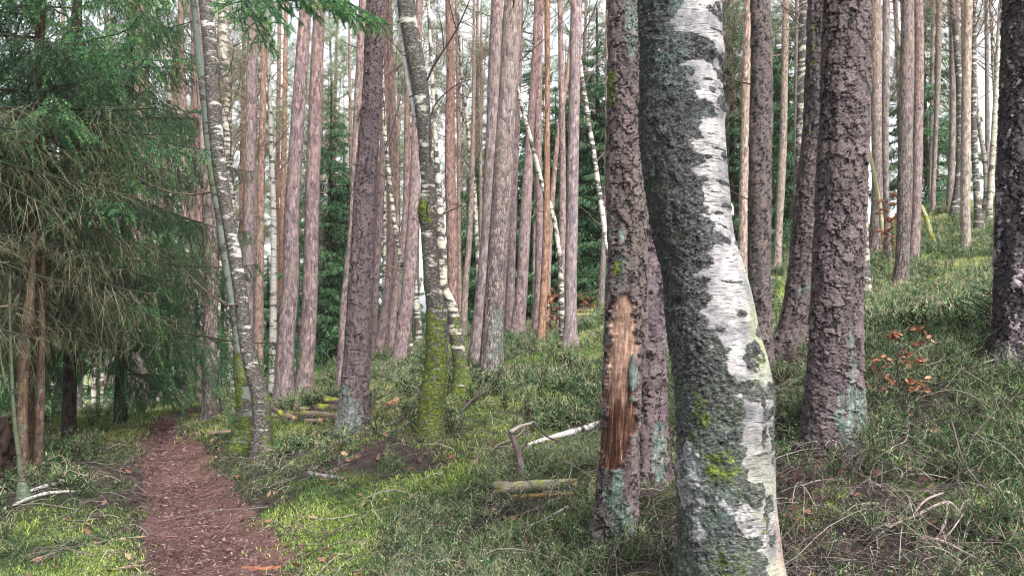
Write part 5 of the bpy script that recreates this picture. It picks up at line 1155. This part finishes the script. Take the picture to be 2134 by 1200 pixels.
    limb([(1905,712),(1925,710),(1945,720),(1965,738)], (5,6,4,3), (.07,.09,.07,.03), M_STICKW, 'pale bent stick lying on the right slope below the sapling', (), 50)
    limb([(1040,1120),(1110,1110),(1160,1096),(1185,1088)], (3,4,5,5), (.03,.05,.08,.1), M_STICKW, 'white stick pointing up right in front of the bright moss cushion', (), 52)
    limb([(2020,780),(2060,768),(2110,752)], (4,4,3), (.04,.05,.05), M_STICKW, 'thin pale stick on the slope near the blackish pine', (), 54)
    limb([(8,1066),(60,1046),(110,1034),(176,1028)], (6,8,7,4), (.02,.03,.03,.02), M_BLOG, 'longer white birch stick at the left edge of the clearing', (), 56)
    limb([(64,1030),(100,1018),(125,1012),(150,1002),(186,992)], (8,8,6,6,4), (.03,.03,.03,.04,.03), M_BLOG, 'shorter white stick above the longer one near the brown stems', (), 58)
    limb([(222,940),(240,935),(262,925)], (3,3,2), (.03,.05,.05), M_STICKW, 'little pale stick lying in the grass left of the path', (), 60)
    limb([(430,780+95),(480,985),(520,1000)], (2,2,2), (.02,.02,.02), M_DARKB, 'dark twig beside the bent birch foot', (), 61) if False else None
    limb([(1565,1095),(1620,1150),(1700,1195)], (3,4,4), (.06,.05,.04), M_L, 'thin grey twig running from the foot of the white birch', (), 62)
    limb([(505,1187),(545,1190),(585,1186)], (9,11,8), (.01,.012,.01), wood_mat('red_bark_strip', '#5d3527', '#96644c'), 'reddish strip of bark lying at the near end of the path', (), 64)
    limb([(225,1196),(262,1192),(300,1184)], (4,6,5), (.02,.03,.02), M_LOG, 'small tan stick at the bottom edge left of the path', (), 66)
    limb([(960,870),(985,850),(1010,832),(1040,815)], (5,6,5,3), (.06,.09,.08,.04), M_DARKB, 'dark crooked branch lying by the foot of the thin leaning birch', [([(985,850),(1000,838),(1010,820)],(3,2,2),(.09,.15,.2))], 68)
    limb([(770,905),(775,880),(776,858)], (4,4,3), (.0,.12,.25), M_DARKB, 'short dark stick standing upright right of the purple-brown pine', (), 71)
    limb([(790,900),(830,890),(860,860),(885,835)], (4,5,4,3), (.05,.06,.12,.2), M_DARKB, 'crooked brown branch between the purple-brown pine and the mossy birch', (), 73)
    p = gp(735, 895); stick('fallen_branch', [at(710,882,p[1]-.28), at(730,872,p[1]-.28), at(753,858,p[1]-.26)], [rpx(p, 4), rpx(p, 4), rpx(p, 3)], M_DARKB, 'black stick leaning across the lichened foot of the purple-brown pine', 'branch', seed=75)
    # leaning mossy log on the right slope
    p = gp(1950, 520); glog([(1952,523),(1940,490),(1930,455),(1919,428)], [11,11,10,8], wood_mat('mossy_leaning', '#6b6a50', '#b5b48e', .25), 'mossy thin log leaning left at the crest of the right slope', dref=p[1], name='leaning_log', seed=80)
    p = gp(1838, 540); glog([(1848,545),(1838,470),(1825,380),(1812,320),(1802,285)], [9,9,8,7,6], wood_mat('leaning_pole', '#7a765c', '#b3ad8c', .1), 'thin greenish pole leaning against the light grey pine', dref=p[1]-.4, name='leaning_pole', cat='pole', seed=82)
    # small pile of cut logs in the middle distance
    d = gp(1222, 678)[1]; Gp = 'small pile of cut logs in the middle distance'; k = 0
    for (a, b, w, lab) in [(1222,672,10,'bottom log at the back of the small far pile'),(1226,664,10,'second log from the bottom of the small far pile'),(1222,656,9,'middle log of the small far pile under the top one'),(1224,648,9,'topmost log of the small far pile')]:
        glog([(a-24,b+1),(a+12,b)], [w,w], M_LOGD if k % 2 else M_LOG, lab, dref=d+.05*k, group=Gp, seed=85+k); k += 1
    p = at(1221, 667, d-.25); glog([(1200,672),(1222,667)], [12,12], M_LOG, 'log with a pale round cut end at the front of the small far pile', dref=d-.3, group=Gp, seed=90)
    # old stump at the left edge
    p = gp(-6, 1010); V, F, T, rest = stick_mesh([p-[0, 0, .2], p+[0, 0, .04], p+[.0, 0, .22], p+[.01, 0, .42], p+[.02, 0, .62]], [.20, .15, .105, .09, .045], sides=28, sub=8, wob=.6, seed=91)
    o = mesh_np('tree_stump', V, [F, T], wood_mat('rotting_wood', '#130e0c', '#3b2a24'), None, {'rest': rest}, origin=p); o.location = [float(v) for v in p]; tag(o, 'dark reddish rotting stump at the left edge beside the brown stems', 'stump')
    # bark flap still hanging on the damaged pine, and its birch neighbours' extras
    tr = {o['label']: o for o in scene.objects if 'label' in o.keys()}
    dp = [o for l, o in tr.items() if l.startswith('damaged pine')][0]; yb = dp.location[1]
    def at_front(px, py, back): return at(px, py, yb-back)
    V = []; n1, n2_ = 26, 10
    for i in range(n1):
        f = i/(n1-1); py = 738+98*f; wv = 19*(math.sin(math.pi*min(1, f*1.15+.08))**.5 if f < .9 else .55)+1; cxp = 1322-5*f
        for j in range(n2_):
            u = j/(n2_-1)*2-1; V.append(at_front(cxp+u*wv/2, py, .10+.018*(1-u*u)+.012*f))
    V = np.array(V); V += (fbm(V*60, 2, 4)*.004)[:, None]; Vb = V+np.array([0, .010, 0]); n = len(V); i = np.arange(n).reshape(n1, n2_); F1 = np.stack([i[:-1, :-1], i[1:, :-1], i[1:, 1:], i[:-1, 1:]], -1).reshape(-1, 4); F2 = F1[:, ::-1]+n
    e = np.concatenate([i[0, :], i[1:, -1], i[-1, -2::-1], i[-2:0:-1, 0]]); F3 = np.stack([e, np.roll(e, -1), np.roll(e, -1)+n, e+n], 1)
    A = np.concatenate([V, Vb]); m = len(A); nn = np.concatenate([fbm(V*50, 3, 6)]*2)
    o = mesh_np('bark_flap', A, [F1, F2, F3], M_PINEH, dp, {'rest': A, 'plate': .75+.5*nn, 'cell': .5+nn*.5, 'lich': np.full(m, .75), 'moss': np.zeros(m), 'bare': np.zeros(m), 'bareh': np.zeros(m), 'hg': np.zeros(m), 'pale': np.zeros(m)}, origin=np.array(dp.location)); o.color = lin('#8c8688'); o['label'] = 'loose greenish flap of bark'
    mb = [o for l, o in tr.items() if l.startswith('crooked birch sheathed')][0]; y = mb.location[1]; og = np.array(mb.location); pr = at(890, 300, y)
    stick('side_stem', [at(a, b, y+.05) for a, b in [(872,265),(858,205),(848,150),(838,80),(828,20),(822,-40)]], [rpx(pr, w) for w in (11,11,10,10,9,8)], M_BLOG, parent=mb, origin=og, seed=95)
    for q, w in [([(890,168),(905,135),(925,105),(942,78),(955,55),(975,10),(990,-30)], 5), ([(896,338),(896,280),(900,235),(915,208),(950,178),(985,165)], 4), ([(925,105),(922,70),(915,30)], 3), ([(950,60),(940,20),(930,-20)], 3)]:
        stick('branch', [at(a, b, y-.15-.05*k) for k, (a, b) in enumerate(q)], [rpx(pr, w*(1-.6*k/len(q))) for k in range(len(q))], M_DARKB, parent=mb, origin=og, seed=96, wob=.1)
    bb = [o for l, o in tr.items() if l.startswith('huge white birch')][0]; y = bb.location[1]; pr = at(1525, 440, y)
    stick('branch_stub', [at(1512,424,y-.0), at(1522,430,y-.05), at(1525,450,y-.08)], [rpx(pr, 12), rpx(pr, 11), rpx(pr, 9)], M_BLOG, parent=bb, origin=np.array(bb.location), seed=97)
    # beech saplings with withered leaves
    def beech(px, py, h, spread, n, label, seed, leaf=.03):
        rg = np.random.default_rng(seed); b = gp(px, py); root = empty('beech_sapling', b); tag(root, label, 'sapling'); s = Soup(); K = 6; t = np.linspace(0, 1, K)
        st = np.stack([rg.normal(0, .02, K).cumsum(), rg.normal(0, .02, K).cumsum(), h*t-.02], 1); V, F = batch_tubes(st[None], (.006*(1-.7*t)*h**.5+.001)[None], 5); s.add(V, F, .3)
        u = rg.uniform(.2, 1, n); B = np.stack([np.interp(u, t, st[:, k]) for k in range(3)], 1); a = rg.uniform(0, 6.28, n); l = spread*rg.uniform(.3, 1, n)*(1.1-.5*u)
        E = B+np.stack([np.cos(a)*l, np.sin(a)*l, l*rg.uniform(.0, .45, n)], 1); V, F = batch_tubes(np.stack([B, (B+E)/2+[0, 0, .02], E], 1), np.array([.003, .002, .001])[None].repeat(n, 0), 3); s.add(V, F, .25); s.build('stem', M_TWIG, root)
        s = Soup(); m = n*9; j = rg.integers(0, n, m); f = rg.uniform(.3, 1.05, m)[:, None]; C = B[j]*(1-f)+E[j]*f+rg.normal(0, .012, (m, 3))
        M = rotz(rg.uniform(0, 6.28, m)) @ rotx(rg.normal(0, .8, m)) @ roty(rg.normal(.3, .5, m))*(leaf*rg.uniform(.6, 1.2, m))[:, None, None]
        g_ = np.array([(-1, 0, 0), (-.45, .42, .15), (.3, .5, .2), (1, 0, .1), (.3, -.5, .2), (-.45, -.42, .15), (0, 0, -.06)]); Fq = np.array([(0, 6, 1), (1, 6, 2), (2, 6, 3), (3, 6, 4), (4, 6, 5), (5, 6, 0)])
        stamp(s, (g_, Fq, np.zeros((0, 4), int), np.zeros(7)), M, C, rg.uniform(.45, 1.0, m)); s.build('leaves', M_BEECH, root)
    beech(1150, 705, 1.05, .42, 34, 'young beech with orange leaves between the orange-barked pine and lavender pine', 5, .045)
    beech(1882, 870, .62, .30, 16, 'sparse beech sapling with rusty leaves right of the thick purple pine', 6, .024)
    beech(1862, 545, 1.6, .6, 30, 'orange-leaved beech sapling beside the dark scaly pine at the crest', 7, .06)
    beech(1232, 668, .9, .5, 26, 'reddish twiggy sapling standing above the small far log pile', 8, .04)
    # young conifers
    def young(px, py, h, label, seed, name='spruce_sapling', v=.12):
        rg = np.random.default_rng(seed); b = gp(px, py); root = empty(name, b); tag(root, label, 'sapling'); t = np.linspace(0, 1, 8); P = np.stack([.03*np.sin(t*3), 0*t, h*t-.02], 1)
        V, F = batch_tubes(P[None], (.007*(1-.7*t)*h+.001)[None], 6); o = mesh_np('stem', V, F, M_DEAD, root)
        s = Soup(); TT = [(.4, spruce_branch(.4, rg, -.15, .1, 220, .022, .005, .06, tert=False)), (.2, spruce_branch(.2, rg, -.2, .1, 240, .022, .005, .05, tert=False))]
        hs, az, Ls = whorls(h, h*.15, .42*h**.6, h*.12, 5, rg, .8, .07); assemble(s, TT, hs, az, Ls, rg, lambda q: np.interp(q, P[:, 2], P[:, 0]), lambda q: 0*q, tilt=-.3)
        top, vv = needles(P[5:7], P[6:8], 300, .022, .005, rg, .5, .9); s.add(top, tri_faces(len(vv)//3), vv)
        Vv, T_, Q_, Aa = s.arrays(); s.A = [np.where(Aa > .16, np.clip(Aa+v, 0, 1), Aa)]; s.build('needles', M_SPRUCE, root)
    young(1984, 560, 1.05, 'slender young spruce with upswept branches on the right slope', 3, v=.2)
    young(1925, 590, .55, 'tiny spruce seedling left of the slender young spruce', 4, v=.1)
    young(685, 790, .5, 'low green spruce seedling behind the log stack', 5); young(668, 783, .4, 'smaller spruce seedling just left of the low green one behind the logs', 6)
    young(768, 852, .34, 'little spruce seedling right of the purple-brown pine', 7); young(1062, 735, .5, 'low spruce seedling right of the stout grey-brown pine', 8)
    young(895, 790, .8, 'bushy spruce seedling behind the foot of the mossy birch', 9, v=0); young(2060, 700, .6, 'thin spruce seedling on the right slope left of the blackish pine', 10, v=.05)
    young(1245, 665, .7, 'pale green seedling beside the small far log pile', 11, v=.3)
M_BEECH = fol_mat('withered_beech_leaves', [(0, lin('#43291f')), (.5, lin('#7a4d3b')), (1, lin('#ab7d64'))], .3)
# ------------------------------------------------------------------ build
HAZE = .0004
build_ground(); build_path(); place_trees(); background(); left_spruces(); things(); build_cover(); haze()
